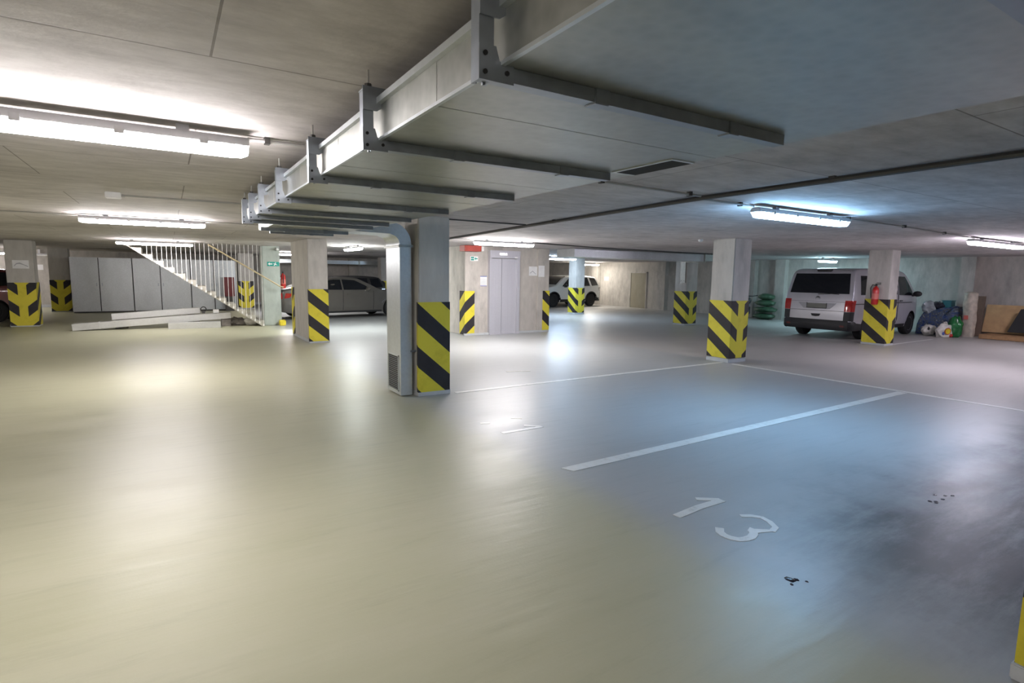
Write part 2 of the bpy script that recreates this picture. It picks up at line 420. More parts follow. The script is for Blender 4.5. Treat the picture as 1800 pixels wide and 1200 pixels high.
# ------------------------------------------------------------------ lift shaft
ls = MB().box(6.78, 9.40, 13.25, 16.4, 0, CZ).box(6.72, 7.18, 13.20, 13.25, 0, CZ).box(9.06, 9.46, 13.20, 16.4, 0, CZ)
struct('wall_lift', ls, M['wall'], 'concrete lift shaft walls', bevel=.008)
struct('baseboard_lift', MB().box(6.70, 7.45, 13.18, 13.25, 0, .06).box(8.40, 9.475, 13.185, 13.25, 0, .06), M['plinth'], bevel=.004)
for (nm, path, us, zr, ur) in (('a', [(6.72, 13.5), (6.72, 13.20), (7.0, 13.20)], [9.7, 10, 10.28], .27, 10.28), ('b', [(9.24, 13.20), (9.46, 13.20), (9.46, 13.5)], [-10, -9.78, -9.5], .36, 10)):
    o = obj('hazard_guard', guard_mesh(path, us, .03, 1.2, zr, ur, .6), M['stripes'], None, smooth=0)
    tag(o, 'corner guard with rising stripes under the small exit sign of the lift wall' if nm == 'a' else 'corner guard with falling stripes on the lift wall next to the white car', 'corner guard')
d1 = struct('door_1', MB().box(7.44, 7.50, 13.14, 13.26, 0, 2.095).box(8.33, 8.41, 13.14, 13.26, 0, 2.095).box(7.44, 8.41, 13.13, 13.26, 2.095, 2.3), M['lift_metal'], 'grey steel lift door with two sliding leaves', bevel=.004)
obj('door_panel', MB().box(7.50, 7.838, 13.19, 13.225, .005, 2.08), M['lift_metal'], d1, bevel=.003)
obj('panel_gap', MB().box(7.50, 8.33, 13.24, 13.249, .005, 2.08), M['dark'], d1)
obj('door_panel', MB().box(7.856, 8.33, 13.205, 13.24, .005, 2.08), M['lift_metal'], d1, bevel=.003)
obj('floor_indicator', MB().box(7.74, 7.98, 13.125, 13.142, 2.17, 2.235), M['chrome'], d1, bevel=.003)
obj('status_lamp', MB().box(8.22, 8.32, 13.125, 13.142, 2.10, 2.14), M['white_plastic'], d1, bevel=.003)
obj('sill', MB().box(7.44, 8.41, 13.10, 13.2, 0, .012), M['lift_metal'], d1)

def sign(name, label, cat, x0, x1, z0, z1, y, items, mat='paper', axis='y', group=None):
    """thin board fixed to a wall facing -y (axis y) or -x (axis x); items: (part name, mat, u0, u1, w0, w1) in board fractions"""
    t = thing(name, label, cat, ((x0 + x1) / 2, y, z0) if axis == 'y' else (y, (x0 + x1) / 2, z0), 0, group)
    def bx(a, b, c, d, e, f): return MB().box(a, b, e, f, c, d) if axis == 'y' else MB().box(e, f, a, b, c, d)
    obj('board', bx(x0, x1, z0, z1, y - .012, y), M[mat], t, True)
    for nm, mm, polys in items:
        mb = MB()
        for pl in polys:
            pts = [(x0 + (x1 - x0) * u, z0 + (z1 - z0) * w) for u, w in pl]
            mb.prism(pts, axis, y - .016, y - .011)
        obj(nm, mb, M[mm], t, True)
    return t
R4 = lambda a, b, c, d: [(a, c), (b, c), (b, d), (a, d)]
arrow = [(.06, .5), (.2, .85), (.2, .62), (.42, .62), (.42, .38), (.2, .38), (.2, .15)]
man = [[(.66, .72), (.72, .72), (.74, .8), (.7, .9), (.64, .86)], [(.56, .62), (.7, .66), (.74, .45), (.84, .32), (.8, .24), (.68, .38), (.6, .12), (.53, .14), (.6, .42), (.58, .52), (.5, .5), (.48, .56)]]
sign('exit_sign', 'green exit sign with running figure on the greenish stair pillar', 'sign', 2.58, 2.92, 1.80, 1.93, 18.2, [('pictogram', 'paper', [arrow] + man)], 'sign_green')
sign('exit_sign', 'small white and green exit sign on the lift wall', 'sign', 6.86, 7.1, 2.0, 2.12, 13.2, [('pictogram', 'sign_green', [R4(.1, .48, .56, .9), R4(.1, .48, .1, .44), [(.52, .5), (.7, .85), (.7, .62), (.92, .62), (.92, .38), (.7, .38), (.7, .15)]])])
sign('wall_notice', 'white notice with blue bars at top and bottom beside the lift door', 'notice', 7.18, 7.40, 1.33, 1.60, 13.25, [('print_bar', 'blue_ink', [R4(0, 1, .94, 1)]), ('print_bar', 'blue_ink', [R4(0, 1, 0, .05)]), ('print_lines', 'grey_ink', [R4(.1, .9, .1 + .12 * i, .13 + .12 * i) for i in range(6)])])
sign('wall_notice', 'white paper with grey picture pinned on the lift wall past the door', 'notice', 8.78, 9.07, 1.63, 1.89, 13.25, [('print_picture', 'grey_ink', [[(.1, .3), (.4, .55), (.8, .2), (.8, .14), (.4, .45), (.1, .22)]])])
sign('wall_notice', 'taller blank white paper at the edge of the lift wall', 'notice', 9.075, 9.28, 1.60, 1.92, 13.20, [])
sign('wall_notice', 'wide white notice with a pale curved picture on the pillar next to the red car', 'notice', -3.62, -3.27, 1.62, 1.85, 20.35, [('print_picture', 'grey_ink', [[(.1, .35), (.25, .65), (.45, .72), (.7, .5), (.95, .3), (.95, .2), (.7, .4), (.45, .55), (.25, .5), (.1, .25)]])])
sign('wall_notice', 'small white paper on the far back wall', 'notice', -4.56, -4.37, 1.56, 1.78, YB, [])
sign('wall_notice', 'small white paper on the end wall behind the white car', 'notice', 23.8, 24.17, 1.40, 1.60, XR, [], 'paper', 'x')
o = tag(obj('red_sign_box', MB().box(6.55, 7.05, 12.9, 13.2, 2.24, CZ - .01).box(6.6, 7.0, 12.88, 12.9, 2.27, 2.36), M['brick_red'], bevel=.008), 'dull red box high on the corner of the lift wall', 'sign')
o = tag(obj('emergency_light', MB().box(7.08, 7.24, 13.1, 13.25, 2.26, 2.39).box(7.1, 7.22, 13.07, 13.1, 2.28, 2.36), M['white_plastic'], bevel=.01), 'small white square unit under the ceiling next to the red box', 'light')
cam = thing('security_camera', 'little white camera near the top of the greenish stair pillar', 'camera', (2.86, 18.2, 2.28))
obj('body', MB().lathe([(.001, -.09), (.03, -.088), (.035, .06), (.001, .065)], (2.86, 18.1, 2.3), 'y', 14), M['white_plastic'], cam, True)
obj('bracket', MB().box(2.85, 2.87, 18.12, 18.2, 2.31, 2.36), M['white_plastic'], cam, True)
o = tag(obj('smoke_detector', MB().lathe([(.001, 0), (.05, 0), (.05, -.025), (.03, -.05), (.001, -.055)], (9.05, 7.5, CZ), 'z', 18), M['white_plastic']), 'round white detector on the ceiling beside the pillar at the stall lines', 'detector')

# ------------------------------------------------------------------ fluorescent lamps
def lamp(x0, x1, y, zb, col, s, label, axis='x', drop=None, lit=True):
    """tub fluorescent: grey tray above, glowing diffuser below"""
    L = x1 - x0; cx = (x0 + x1) / 2
    loc = (cx, y, zb) if axis == 'x' else (y, cx, zb)
    t = thing('fluorescent_lamp', label, 'lamp', loc, 0 if axis == 'x' else PI / 2, 'fluorescent lamps')
    h = L / 2; H = .105
    obj('housing', MB().prism([(-.062, .058), (.062, .058), (.055, .085), (.04, H), (-.04, H), (-.055, .085)], 'x', -h, h), M['housing'], t, bevel=.004)
    d = MB(); secs = []
    for xx, k in ((-h + .004, .55), (-h + .03, .9), (-h + .08, 1), (h - .08, 1), (h - .03, .9), (h - .004, .55)):
        secs.append([(xx, -.058 * (.9 + .1 * k), .058), (xx, -.058 * k, .03), (xx, -.042 * k, .006 + .03 * (1 - k)), (xx, .042 * k, .006 + .03 * (1 - k)), (xx, .058 * k, .03), (xx, .058 * (.9 + .1 * k), .058)])
    d.add([p for q in secs for p in q], [(i * 6 + j, i * 6 + (j + 1) % 6, i * 6 + 6 + (j + 1) % 6, i * 6 + 6 + j) for i in range(5) for j in range(6)] + [tuple(range(6)), tuple(range(35, 29, -1))])
    obj('diffuser', d, lamp_mat('lit diffuser', col, s) if lit else M['white_plastic'], t, smooth=50)
    for k in (-.72, -.25, .25, .72):
        for sy in (-1, 1):
            obj('clip', MB().box(k * h - .02, k * h + .02, sy * .060 - .005, sy * .060 + .005, .045, .08), M['housing'], t)
    gap = CZ - zb - H
    if gap > .004:
        for k in (-.6, .6): obj('mounting_foot', MB().box(k * h - .03, k * h + .03, -.02, .02, H, H + gap), M['housing'], t)
    return t
WARM = (1.0, .945, .95); COOL = (.34, .64, 1.0); BLUE = (.60, .78, 1.0); VIO = (.93, .86, 1.0); CYAN = (.52, .86, 1.0); PALE = (1, .95, .935)
E = 62
lamp(-1.13, .415, 3.45, 2.262, WARM, E * 1.35, 'large bright ceiling lamp closest to the camera beside the wide duct')
lamp(-1.0, .53, 9.75, 2.275, WARM, E * 2.05, 'bright ceiling lamp above the open floor before the stairs')
lamp(-1.06, .62, 17.2, 2.26, WARM, E * 1.5, 'ceiling lamp hanging directly in front of the stair bars')
lamp(5.62, 7.12, 10.6, 2.27, PALE, E * 3.7, 'ceiling lamp in front of the lift')
lamp(5.12, 6.85, 3.58, 2.262, COOL, E * 1.5, 'bluish ceiling lamp above the numbered parking stall')
lamp(11.6, 13.95, 3.98, 2.265, VIO, E * 1.35, 'violet tinged ceiling lamp beyond the bluish one, above the lane to the timber')
lamp(19.0, 20.05, 10.7, 2.225, CYAN, E * 2.2, 'cyan ceiling lamp behind the roof of the silver van')
lamp(12.55, 14.12, 17.9, 2.255, BLUE, E * 3.3, 'bluish ceiling lamp just before the pillar of the white car')
lamp(18.95, 20.5, 23.9, 2.215, (1, .95, .86), E * 2.2, 'ceiling lamp above the white car')
lamp(15.2, 16.75, 4.55, 2.262, (.95, 1.0, .97), E * 3, 'ceiling lamp pointing along the lane above the grey saloon', 'y')
lamp(-6.7, -5.13, 28.0, 2.13, WARM, E * 1.5, 'ceiling lamp far behind the red car')
lamp(-4.54, -4.06, 29.85, 2.13, WARM, 0, 'short unlit lamp on the far back wall', lit=False)
lamp(3.6, 5.2, 23.3, 2.265, PALE, E * 2.4, 'added fill lamp hidden behind the greenish pillar over the saloon')  # unseen lamp added to light the back of the garage
# unseen lamps added outside the frame to brighten ceiling, van side and heap
lamp(-6.9, -5.35, 3.45, 2.262, WARM, E * 1.6, 'added fill lamp in line with the closest row, outside the view')
lamp(-6.9, -5.35, 9.75, 2.275, WARM, E * 2.0, 'added fill lamp in line with the row before the stairs, outside the view')
lamp(16.9, 18.5, 3.5, 2.262, VIO, E * 1.8, 'added fill lamp past the violet tinged one, outside the view')
lamp(-1.6, -.05, -2.6, 2.262, WARM, E * 1.1, 'added fill lamp behind the camera, outside the view')

# ------------------------------------------------------------------ wide flat duct
DL, DR, DZ0, DZ1 = .715, 1.99, 2.15, 2.285
du = thing('ventilation_duct', 'wide flat galvanised duct running under the ceiling', 'duct', (1.35, 2, DZ0))
obj('duct_body', MB().box(DL, DR, -4.6, 6.22, DZ0, DZ1), M['galv'], du, True, bevel=.003)
obj('duct_body', MB().box(1.0, DR, 6.22, 7.62, DZ0 + .005, DZ1 - .01), M['galv'], du, True, bevel=.003)
obj('edge_flange', MB().box(DL - .018, DL, -4.6, 6.22, DZ1 - .008, DZ1 + .014).box(DL - .012, DL, -4.6, 6.22, DZ0 - .004, DZ0 + .006), M['galv_bright'], du, True)
for y in (-2.9, -1.7, 1.6, 2.72, 3.62, 4.6, 5.33):
    obj('sheet_joint', MB().box(DL - .001, DR + .001, y - .004, y + .004, DZ0 - .0008, DZ1 + .001), M['galv'], du, True)
gr = obj('air_grille', MB().box(1.845, 1.86, 1.70, 2.08, 2.1445, 2.16).box(1.86, 1.985, 1.70, 1.715, 2.1445, 2.16).box(1.86, 1.985, 2.065, 2.08, 2.1445, 2.16), M['galv_bright'], du, True)
obj('grille_opening', MB().box(1.86, 1.989, 1.715, 2.065, 2.146, 2.152), M['dark'], gr, True)
hang = [(.40, 'galvanised hanger frame overhead at the corner of the ceiling, only its dark end showing'), (1.225, 'largest galvanised hanger frame with a full length bar under the wide duct'),
        (2.13, 'second hanger frame under the wide duct, its bar ending by the dark air grille'), (3.06, 'third hanger frame under the wide duct, between the grille and the pillar'),
        (4.07, 'hanger frame whose bar ends in front of the striped pillar top'), (4.90, 'hanger frame whose bar ends above the vertical duct'),
        (5.51, 'second hanger frame from the far end of the wide duct'), (6.03, 'hanger frame holding the far end face of the wide duct')]
for i, (y, lab) in enumerate(hang):
    t = thing('duct_hanger', lab, 'hanger', (1.3, y, 2.09), 0, 'duct hangers')
    xe = (1.93, 1.86, 1.865, 1.895, 1.915, 1.93, 1.935, 1.935)[i]
    cb = [(y - .02, 2.114), (y + .02, 2.114), (y + .02, 2.149), (y + .008, 2.149), (y + .008, 2.143), (y + .013, 2.143), (y + .013, 2.120), (y - .013, 2.120), (y - .013, 2.143), (y - .008, 2.143), (y - .008, 2.149), (y - .02, 2.149)]
    obj('crossbar', MB().prism(cb, 'x', .66, xe), M['strut'], t, True, tri=True)
    sc = [(.667 - .02, y - .02), (.667 + .02, y - .02), (.667 + .02, y + .02), (.667 + .008, y + .02), (.667 + .008, y + .013), (.667 + .013, y + .013), (.667 + .013, y - .013), (.667 - .013, y - .013), (.667 - .013, y + .013), (.667 - .008, y + .013), (.667 - .008, y + .02), (.667 - .02, y + .02)]
    obj('side_channel', MB().prism(sc, 'z', 2.107, 2.318), M['strut'], t, True, tri=True)
    obj('corner_bracket', MB().prism([(.644, 2.106), (.74, 2.106), (.74, 2.15), (.70, 2.154), (.69, 2.186), (.644, 2.186)], 'y', y - .0265, y - .0215), M['strut'], t, True)
    rv = MB()
    for (a, b) in ((.66, 2.124), (.66, 2.166), (.72, 2.13)): rv.lathe([(.0005, y - .030), (.006, y - .030), (.006, y - .026), (.0005, y - .026)], (a, 0, b), 'y', 8)
    obj('bolt', rv, M['dark'], t, True)
    for xx in (.98 + .02 * (i % 3), 1.56):
        obj('coupler', MB().box(xx, xx + .05, y - .024, y + .024, 2.110, 2.152), M['strut'], t, True, bevel=.002)
    obj('threaded_rod', MB().tube([(.675, y, 2.30), (.675, y, CZ)], .004, 6), M['conduit'], t, True)
    ub = obj('top_bracket', MB().prism([(.646, 2.25), (.70, 2.25), (.735, 2.275), (.735, 2.335), (.646, 2.335)], 'y', y - .0265, y - .0215).box(.646, .69, y - .0205, y + .025, 2.319, 2.324), M['strut'], t, True)
    obj('rod_nut', MB().lathe([(.001, 2.323), (.014, 2.323), (.014, 2.35), (.001, 2.352)], (.675, y, 0), 'z', 6), M['dark_pipe'], ub, True)
for (x0, x1, y, lab) in ((.93, 1.92, 6.95, 'lone grey bar under the narrow end of the duct, before the last one'), (1.09, 1.85, 7.38, 'last grey bar under the narrow end of the duct')):
    t = thing('support_bar', lab, 'hanger', (1.4, y, 2.1), 0, 'bars under the narrow duct')
    obj('bar', MB().box(x0, x1, y - .02, y + .02, 2.107, 2.148), M['strut'], t, True, bevel=.003)
    for xx in (x0 + .25, x1 - .3): obj('coupler', MB().box(xx, xx + .05, y - .025, y + .025, 2.103, 2.152), M['strut'], t, True, bevel=.002)

# vertical duct beside the pillar
vd = thing('vertical_duct', 'pale galvanised vertical duct with an elbow and low grille beside the striped pillar', 'duct', (2.67, 7.2, 0))
vx0, vx1, vy0, vy1 = 2.585, 2.745, 6.95, 7.48
obj('duct_body', MB().box(vx0, vx1, vy0, vy1, .015, 2.0), M['galv_bright'], vd, True, bevel=.003)
arc = lambda r, n: [(2.465 + r * math.cos(a), 2.02 + r * math.sin(a)) for a in [PI / 2 * k / n for k in range(n + 1)]]
obj('elbow', MB().prism([(2.745, 2.0)] + arc(.28, 10) + [(1.99, 2.275), (1.99, 2.16)] + [(2.465, 2.15)] + list(reversed(arc(.12, 8)))[1:] + [(2.585, 2.0)], 'y', vy0, vy1), M['galv_bright'], vd, True, tri=True)
obj('collar', MB().box(vx0 - .02, vx1 + .02, vy0 - .02, vy1 + .02, 1.985, 2.0).box(vx0 - .02, vx1 + .02, vy0 - .02, vy1 + .02, 2.004, 2.018), M['galv'], vd, True)
sj = MB()
for z in (1.55, 1.80): sj.box(vx0 - .003, vx1 + .003, vy0 - .003, vy1 + .003, z - .004, z + .004)
obj('sheet_joint', sj, M['galv_bright'], vd, True)
vg = obj('louvre_grille', MB().box(vx0 - .012, vx0, 7.02, 7.42, .06, .075).box(vx0 - .012, vx0, 7.02, 7.42, .535, .55).box(vx0 - .012, vx0, 7.02, 7.035, .06, .55).box(vx0 - .012, vx0, 7.405, 7.42, .06, .55), M['galv_bright'], vd, True)
obj('grille_opening', MB().box(vx0 - .004, vx0, 7.035, 7.405, .075, .535), M['dark'], vg, True)
sl = MB()
for k in range(17): sl.box(vx0 - .014, vx0 - .002, 7.03, 7.41, .085 + k * .0265, .093 + k * .0265)
obj('louvre_slat', sl, M['strut'], vg, True)
obj('wall_clip', MB().box(2.72, 2.80, 6.93, 6.95, .60, .625), M['strut'], vd, True)

# second flat duct near the lift and the small steel drop
fd = thing('flat_duct', 'bluish flat duct hanging from the ceiling between the lift and the far pillar', 'duct', (12, 12.4, 2.15))
obj('duct_body', MB().box(9.46, 14.75, 12.05, 12.85, 2.165, CZ - .01), M['galv_bright'], fd, True, bevel=.004)
obj('joint_flange', MB().box(14.75, 14.80, 12.0, 12.9, 2.14, CZ - .005), M['galv'], fd, True, bevel=.004)
obj('duct_body', MB().box(14.80, 17.2, 12.1, 12.85, 2.19, CZ - .01), M['galv'], fd, True, bevel=.004)
ct = thing('cable_cover', 'narrow steel cover strip fixed on the far striped pillar', 'cover', (15.02, 13.1, 1.46))
obj('cover', MB().box(14.995, 15.03, 12.99, 13.2, 1.46, 2.165), M['galv'], ct, True, bevel=.004)
obj('screw', MB().lathe([(.0005, 14.99), (.012, 14.99), (.012, 14.996), (.0005, 14.996)], (0, 13.04, 1.53), 'x', 8).lathe([(.0005, 14.99), (.012, 14.99), (.012, 14.996), (.0005, 14.996)], (0, 13.15, 1.53), 'x', 8), M['dark'], ct, True)
bd = thing('flat_duct', 'pale narrow duct along the ceiling in front of the back wall', 'duct', (6.5, 28, 2.05))
obj('duct_body', MB().box(4.2, 9.45, 27.9, 28.4, 2.045, 2.22), M['galv_bright'], bd, True, bevel=.004)
obj('joint_flange', MB().box(8.2, 8.28, 27.87, 28.43, 2.03, 2.235), M['galv'], bd, True).location = (0, 0, 0)
obj('hanger_rod', MB().tube([(4.6, 28.1, 2.2), (4.6, 28.1, CZ)], .01, 6).tube([(8.9, 28.1, 2.2), (8.9, 28.1, CZ)], .01, 6), M['conduit'], bd, True)

# conduits on the ceiling
def conduit(pts, r, mat, label, name='conduit', clips=()):
    t = thing(name, label, 'pipe', pts[0])
    obj('tube', MB().tube(pts, r, 8), M[mat], t, True)
    for p in clips: obj('clip', MB().box(p[0] - .014, p[0] + .014, p[1] - .022, p[1] + .022, p[2] - r - .004, CZ), M['dark_pipe'], t, True)
    return t
z_ = CZ - .022
conduit([(.42, 3.5, z_), (.72, 3.48, z_)], .011, 'conduit', 'short grey conduit joining the closest lamp to the wide duct', clips=[(.52, 3.5, z_)])
conduit([(1.99, 3.4, z_), (3.0, 3.38, z_), (4.12, 3.44, z_)], .011, 'conduit', 'grey conduit from the edge of the wide duct to the dark pipe crossing', clips=[(3.96, 3.43, z_), (2.9, 3.38, z_)])
conduit([(4.15, -4.5, z_ - .005), (4.15, 1.2, z_ - .005), (4.2, 3.5, z_ - .005), (4.95, 10.2, z_ - .005), (5.3, 13.0, z_ - .005)], .022, 'dark_pipe', 'long dark pipe crossing the ceiling past the wide duct', 'ceiling_pipe', clips=[(4.17, 2.3, z_), (4.5, 6.2, z_)])
conduit([(4.2, 3.55, z_), (5.12, 3.60, z_)], .011, 'conduit', 'short conduit feeding the bluish lamp from the pipe crossing', clips=[(4.9, 3.6, z_)])
conduit([(6.85, 3.62, z_), (8.8, 3.72, z_), (11.6, 3.95, z_)], .011, 'conduit', 'conduit between the bluish lamp and the violet tinged lamp', clips=[(7.0, 3.63, z_), (8.6, 3.71, z_), (10.2, 3.84, z_)])
conduit([(-.32, 6.86, z_), (.3, 6.84, z_), (1.0, 6.82, z_)], .010, 'conduit', 'grey conduit from the junction box to the narrow duct end')
conduit([(-3.2, 9.75, z_), (-1.0, 9.75, z_)], .010, 'conduit', 'conduit running up to the outer end of the lamp before the stairs')
conduit([(.53, 9.75, z_), (2.4, 9.8, z_), (5.6, 10.6, z_)], .010, 'conduit', 'conduit between the lamp before the stairs and the lift lamp')
conduit([(3.25, 6.9, z_), (4.5, 6.9, z_)], .010, 'dark_pipe', 'thin dark conduit from the striped pillar to the long pipe')
conduit([(7.12, 10.6, z_), (9.4, 11.2, z_), (14.6, 11.6, z_)], .014, 'dark_pipe', 'dark conduit running from the lift lamp along the bluish flat duct')
jb = thing('junction_box', 'small white junction box on the ceiling before the stairs', 'box', (-.42, 6.86, CZ - .05))
obj('box', MB().box(-.48, -.35, 6.80, 6.92, CZ - .055, CZ), M['white_plastic'], jb, True, bevel=.006)
obj('cable_gland', MB().lathe([(.001, -.35), (.014, -.35), (.014, -.32), (.001, -.32)], (0, 6.86, CZ - .025), 'x', 10), M['conduit'], jb, True)

# ------------------------------------------------------------------ stairs with vertical bars
stt = thing('staircase', 'pale concrete staircase rising to the ceiling behind a screen of thin white bars', 'stairs', (.8, 18.5, 0))
run, rise, nst = .249, .1714, 14
X0 = 2.42
up = [(X0, 0)]
for k in range(nst): up += [(X0 - k * run, (k + 1) * rise), (X0 - (k + 1) * run, (k + 1) * rise)]
low = [(X0 - nst * run, CZ - .001), (X0 - nst * run, 2.36), (X0 + .0 - .02, 0)]
prof = up[:-1] + [(X0 - nst * run, CZ - .001), (X0 - nst * run + .02, CZ - .02), (X0 - .06, 0)]
prof = [(x, min(z, CZ - .002)) for x, z in prof]
obj('flight', MB().prism(prof, 'y', 18.04, 19.2), M['stair'], stt, True, tri=True, smooth=20)
k = -.44
while k < 2.46:
    zz = max(.03, (X0 - k) * rise / run + .02)
    obj('baluster', MB().tube([(k, 18.02, zz), (k, 18.02, CZ)], .0062, 6).box(k - .02, k + .02, 18.008, 18.042, zz - .03, zz + .03), M['rail_white'], stt, True)
    k += .1135
obj('handrail', MB().tube([(1.02, 17.98, CZ - .03), (1.08, 17.98, 2.335), (2.90, 17.98, 1.19), (2.98, 17.98, 1.17)], .021, 8), M['rail_wood'], stt, True)
yb = thing('corner_block', 'small bright yellow block on the floor at the foot of the greenish pillar', 'block', (2.93, 18.05, 0))
obj('block', MB().prism([(2.84, 17.96), (3.02, 17.96), (3.02, 18.14), (2.84, 18.14)], 'z', 0, .17), M['yellow'], yb, True, bevel=.02)

# ------------------------------------------------------------------ sheet metal lockers
for (x0, xm, x1, lab) in ((-3.02, -2.17, -1.145, 'grey sheet steel locker next to the arrow pillar, two plain doors'), (-1.115, -.23, .78, 'grey sheet steel locker half covered by the stair flight'), (.81, 1.62, 2.42, 'grey sheet steel locker wholly behind the stair bars')):
    t = thing('steel_locker', lab, 'locker', ((x0 + x1) / 2, 26.2, 0), 0, 'sheet steel lockers')
    obj('carcass', MB().box(x0, x1, 25.83, 26.6, .05, 2.06), M['sheet'], t, True, bevel=.004)
    obj('base', MB().box(x0 + .02, x1 - .02, 25.88, 26.58, 0, .05), M['dark_pipe'], t, True)
    for a, b in ((x0 + .01, xm - .014), (xm + .014, x1 - .01)):
        if a < xm: obj('door_gap', MB().box(xm - .013, xm + .013, 25.815, 25.832, .06, 2.05), M['dark'], t, True)
        dd = obj('door', MB().box(a, b, 25.795, 25.83, .06, 2.05), M['sheet'], t, True, bevel=.005)
        hx = b - .07 if a < xm else a + .07
        obj('handle', MB().box(hx - .012, hx + .012, 25.77, 25.795, 1.0, 1.12), M['strut'], dd, True, bevel=.004)
t = thing('metal_box', 'dark red box standing against the locker behind the stair bars', 'box', (2.2, 25.5, 0))
obj('box', MB().box(1.95, 2.32, 25.35, 25.7, .60, 1.38), M['red_paint'], t, True, bevel=.01)
obj('stand', MB().box(1.98, 2.29, 25.38, 25.68, 0, .6), M['dark_pipe'], t, True, bevel=.006)

# ------------------------------------------------------------------ loose trunking lengths on the floor
def trunk(name, a, b, w, h, label, joints=()):
    a = Vector(a); b = Vector(b); d = (b - a); L = d.length; x = d.normalized(); y = Vector((0, 0, 1)).cross(x).normalized(); z = x.cross(y)
    m = Matrix((x, y, z)).transposed().to_4x4(); m.translation = a
    t = thing(name, label, 'trunking', a, 0, 'loose trunking lengths')
    obj('channel', MB().box(0, L, 0, w, 0, h, mat=m), M['trunking'], t, True, bevel=.004)
    for j in joints: obj('joint_collar', MB().box(L * j - .012, L * j + .012, -.012, w + .012, -.008, h + .012, mat=m), M['trunking'], t, True)
    e = MB()
    for u in (-.004, L + .001): e.box(u, u + .003, .012, w - .012, .012, h - .012, mat=m)
    obj('open_end', e, M['dark_pipe'], t, True)
trunk('steel_trunking', (-2.2, 18.42, .005), (1.56, 18.42, .235), .26, .175, 'longest grey trunking length, tilted with one end on the floor', (.155, .665))
trunk('steel_trunking', (-1.36, 18.75, .245), (.78, 18.75, .385), .24, .165, 'grey trunking length lying on top of the longest one', (.8,))
trunk('steel_trunking', (-.05, 18.02, .0), (1.25, 18.02, .0), .27, .17, 'short grey trunking length flat on the floor', ())
tag(obj('timber_block', MB().box(-1.3, -1.0, 18.72, 18.96, 0, .225).box(.45, .75, 18.72, 18.96, 0, .345).box(1.3, 1.55, 18.44, 18.66, 0, .21), M['rubble'], bevel=.01), 'dark timber blocks propping up the trunking lengths', 'block')
tag(obj('white_carton', MB().box(1.10, 1.25, 18.46, 18.6, .40, .50), M['paper'], bevel=.006), 'tiny white carton standing on the longest trunking', 'box')
tag(obj('cable_coil', MB().tube([(.86 + .07 * math.cos(a), 18.72, .50 + .07 * math.sin(a)) for a in [2 * PI * k / 16 for k in range(16)]], .016, 6, closed=True).box(.82, .90, 18.68, 18.76, .375, .45), M['dark_pipe']), 'dark cable coil at the raised end of the trunking', 'cable')
tag(obj('rubble_bag', MB().blob((2.12, 18.6, .12), (.2, .2, .15), 3, .2, 2.2, 0), M['white_bag'], smooth=80), 'crumpled whitish bag under the lowest steps', 'bag')
tag(obj('rubble_heap', MB().blob((1.75, 18.75, .08), (.3, .24, .14), 5, .3, 3, 0), M['rubble'], smooth=60), 'low heap of grey rubble under the stairs', 'rubble')

# ------------------------------------------------------------------ floor paint
def paint(name, polys, label, mat='paint', cat='floor marking', group=None):
    m = MB()
    for i, p in enumerate(polys): m.prism(p, 'z', .0005, .003 + .0002 * (i % 4))
    return tag(obj(name, m, M[mat], smooth=0), label, cat, group)
def stroke(pts, w):
    P = [Vector(p) for p in pts]; Lf, Rt = [], []
    for i, p in enumerate(P):
        d = (P[min(i + 1, len(P) - 1)] - P[max(i - 1, 0)]).normalized(); n = Vector((-d.y, d.x)) * (w[i] if isinstance(w, list) else w) / 2
        Lf.append(p + n); Rt.append(p - n)
    return [[(Lf[i].x, Lf[i].y), (Lf[i + 1].x, Lf[i + 1].y), (Rt[i + 1].x, Rt[i + 1].y), (Rt[i].x, Rt[i].y)] for i in range(len(P) - 1)]
paint('stall_line', [[(2.80, 3.67), (2.85, 3.555), (9.19, 3.71), (9.19, 3.84)]], 'bold white stall line running from the open floor to the cross line')
paint('stall_line', stroke([(3.34, 6.84), (6.0, 6.89), (9.2, 6.93)], .085), 'faint white stall line between the two striped pillars')
paint('stall_line', stroke([(9.2, 6.72), (9.24, 4.5), (9.32, 2.3), (9.35, -1)], .085), 'white cross line along the heads of the stalls')
paint('stall_line', stroke([(15.75, 6.86), (18.4, 6.95)], .08), 'thin white line behind the extinguisher pillar next to the van')
paint('stall_line', stroke([(14.4, 10.05), (16.3, 9.95)], .07), 'thin white line on the floor near the rear of the van', 'paint_faded')
paint('painted_number', stroke([(2.921, 2.497), (3.187, 2.523), (3.44, 2.520)], .065) + stroke([(3.285, 2.635), (3.43, 2.535)], .05), 'white painted digit 1 on the floor of the numbered stall')
paint('painted_number', stroke([(3.033, 2.230), (2.985, 2.190), (2.968, 2.145), (2.975, 2.099), (3.0, 2.062), (3.045, 2.042), (3.102, 2.040), (3.156, 2.060), (3.195, 2.10)], .055) + stroke([(3.185, 2.12), (3.202, 2.079), (3.306, 2.025)], [.07, .06, .025]) + stroke([(3.319, 2.277), (3.383, 2.24), (3.425, 2.186), (3.412, 2.118), (3.365, 2.043), (3.29, 2.02)], .042), 'worn white painted digit 3 on the floor of the numbered stall')
paint('painted_number', stroke([(2.9, 4.83), (3.41, 4.83)], .06) + stroke([(3.26, 4.96), (3.40, 4.85)], .045), 'worn white painted digit in the stall beside the vertical duct', 'paint')
paint('painted_number', stroke([(2.88, 5.27), (2.98, 5.24)], .05) + stroke([(3.3, 5.3), (3.4, 5.22)], .03), 'broken remains of a white digit in the stall beside the vertical duct', 'paint_faded')
paint('painted_number', stroke([(4.85, 7.97), (5.25, 7.83)], .05), 'faded white stroke on the floor beyond the faint stall line', 'paint_faded')
dc = MB()
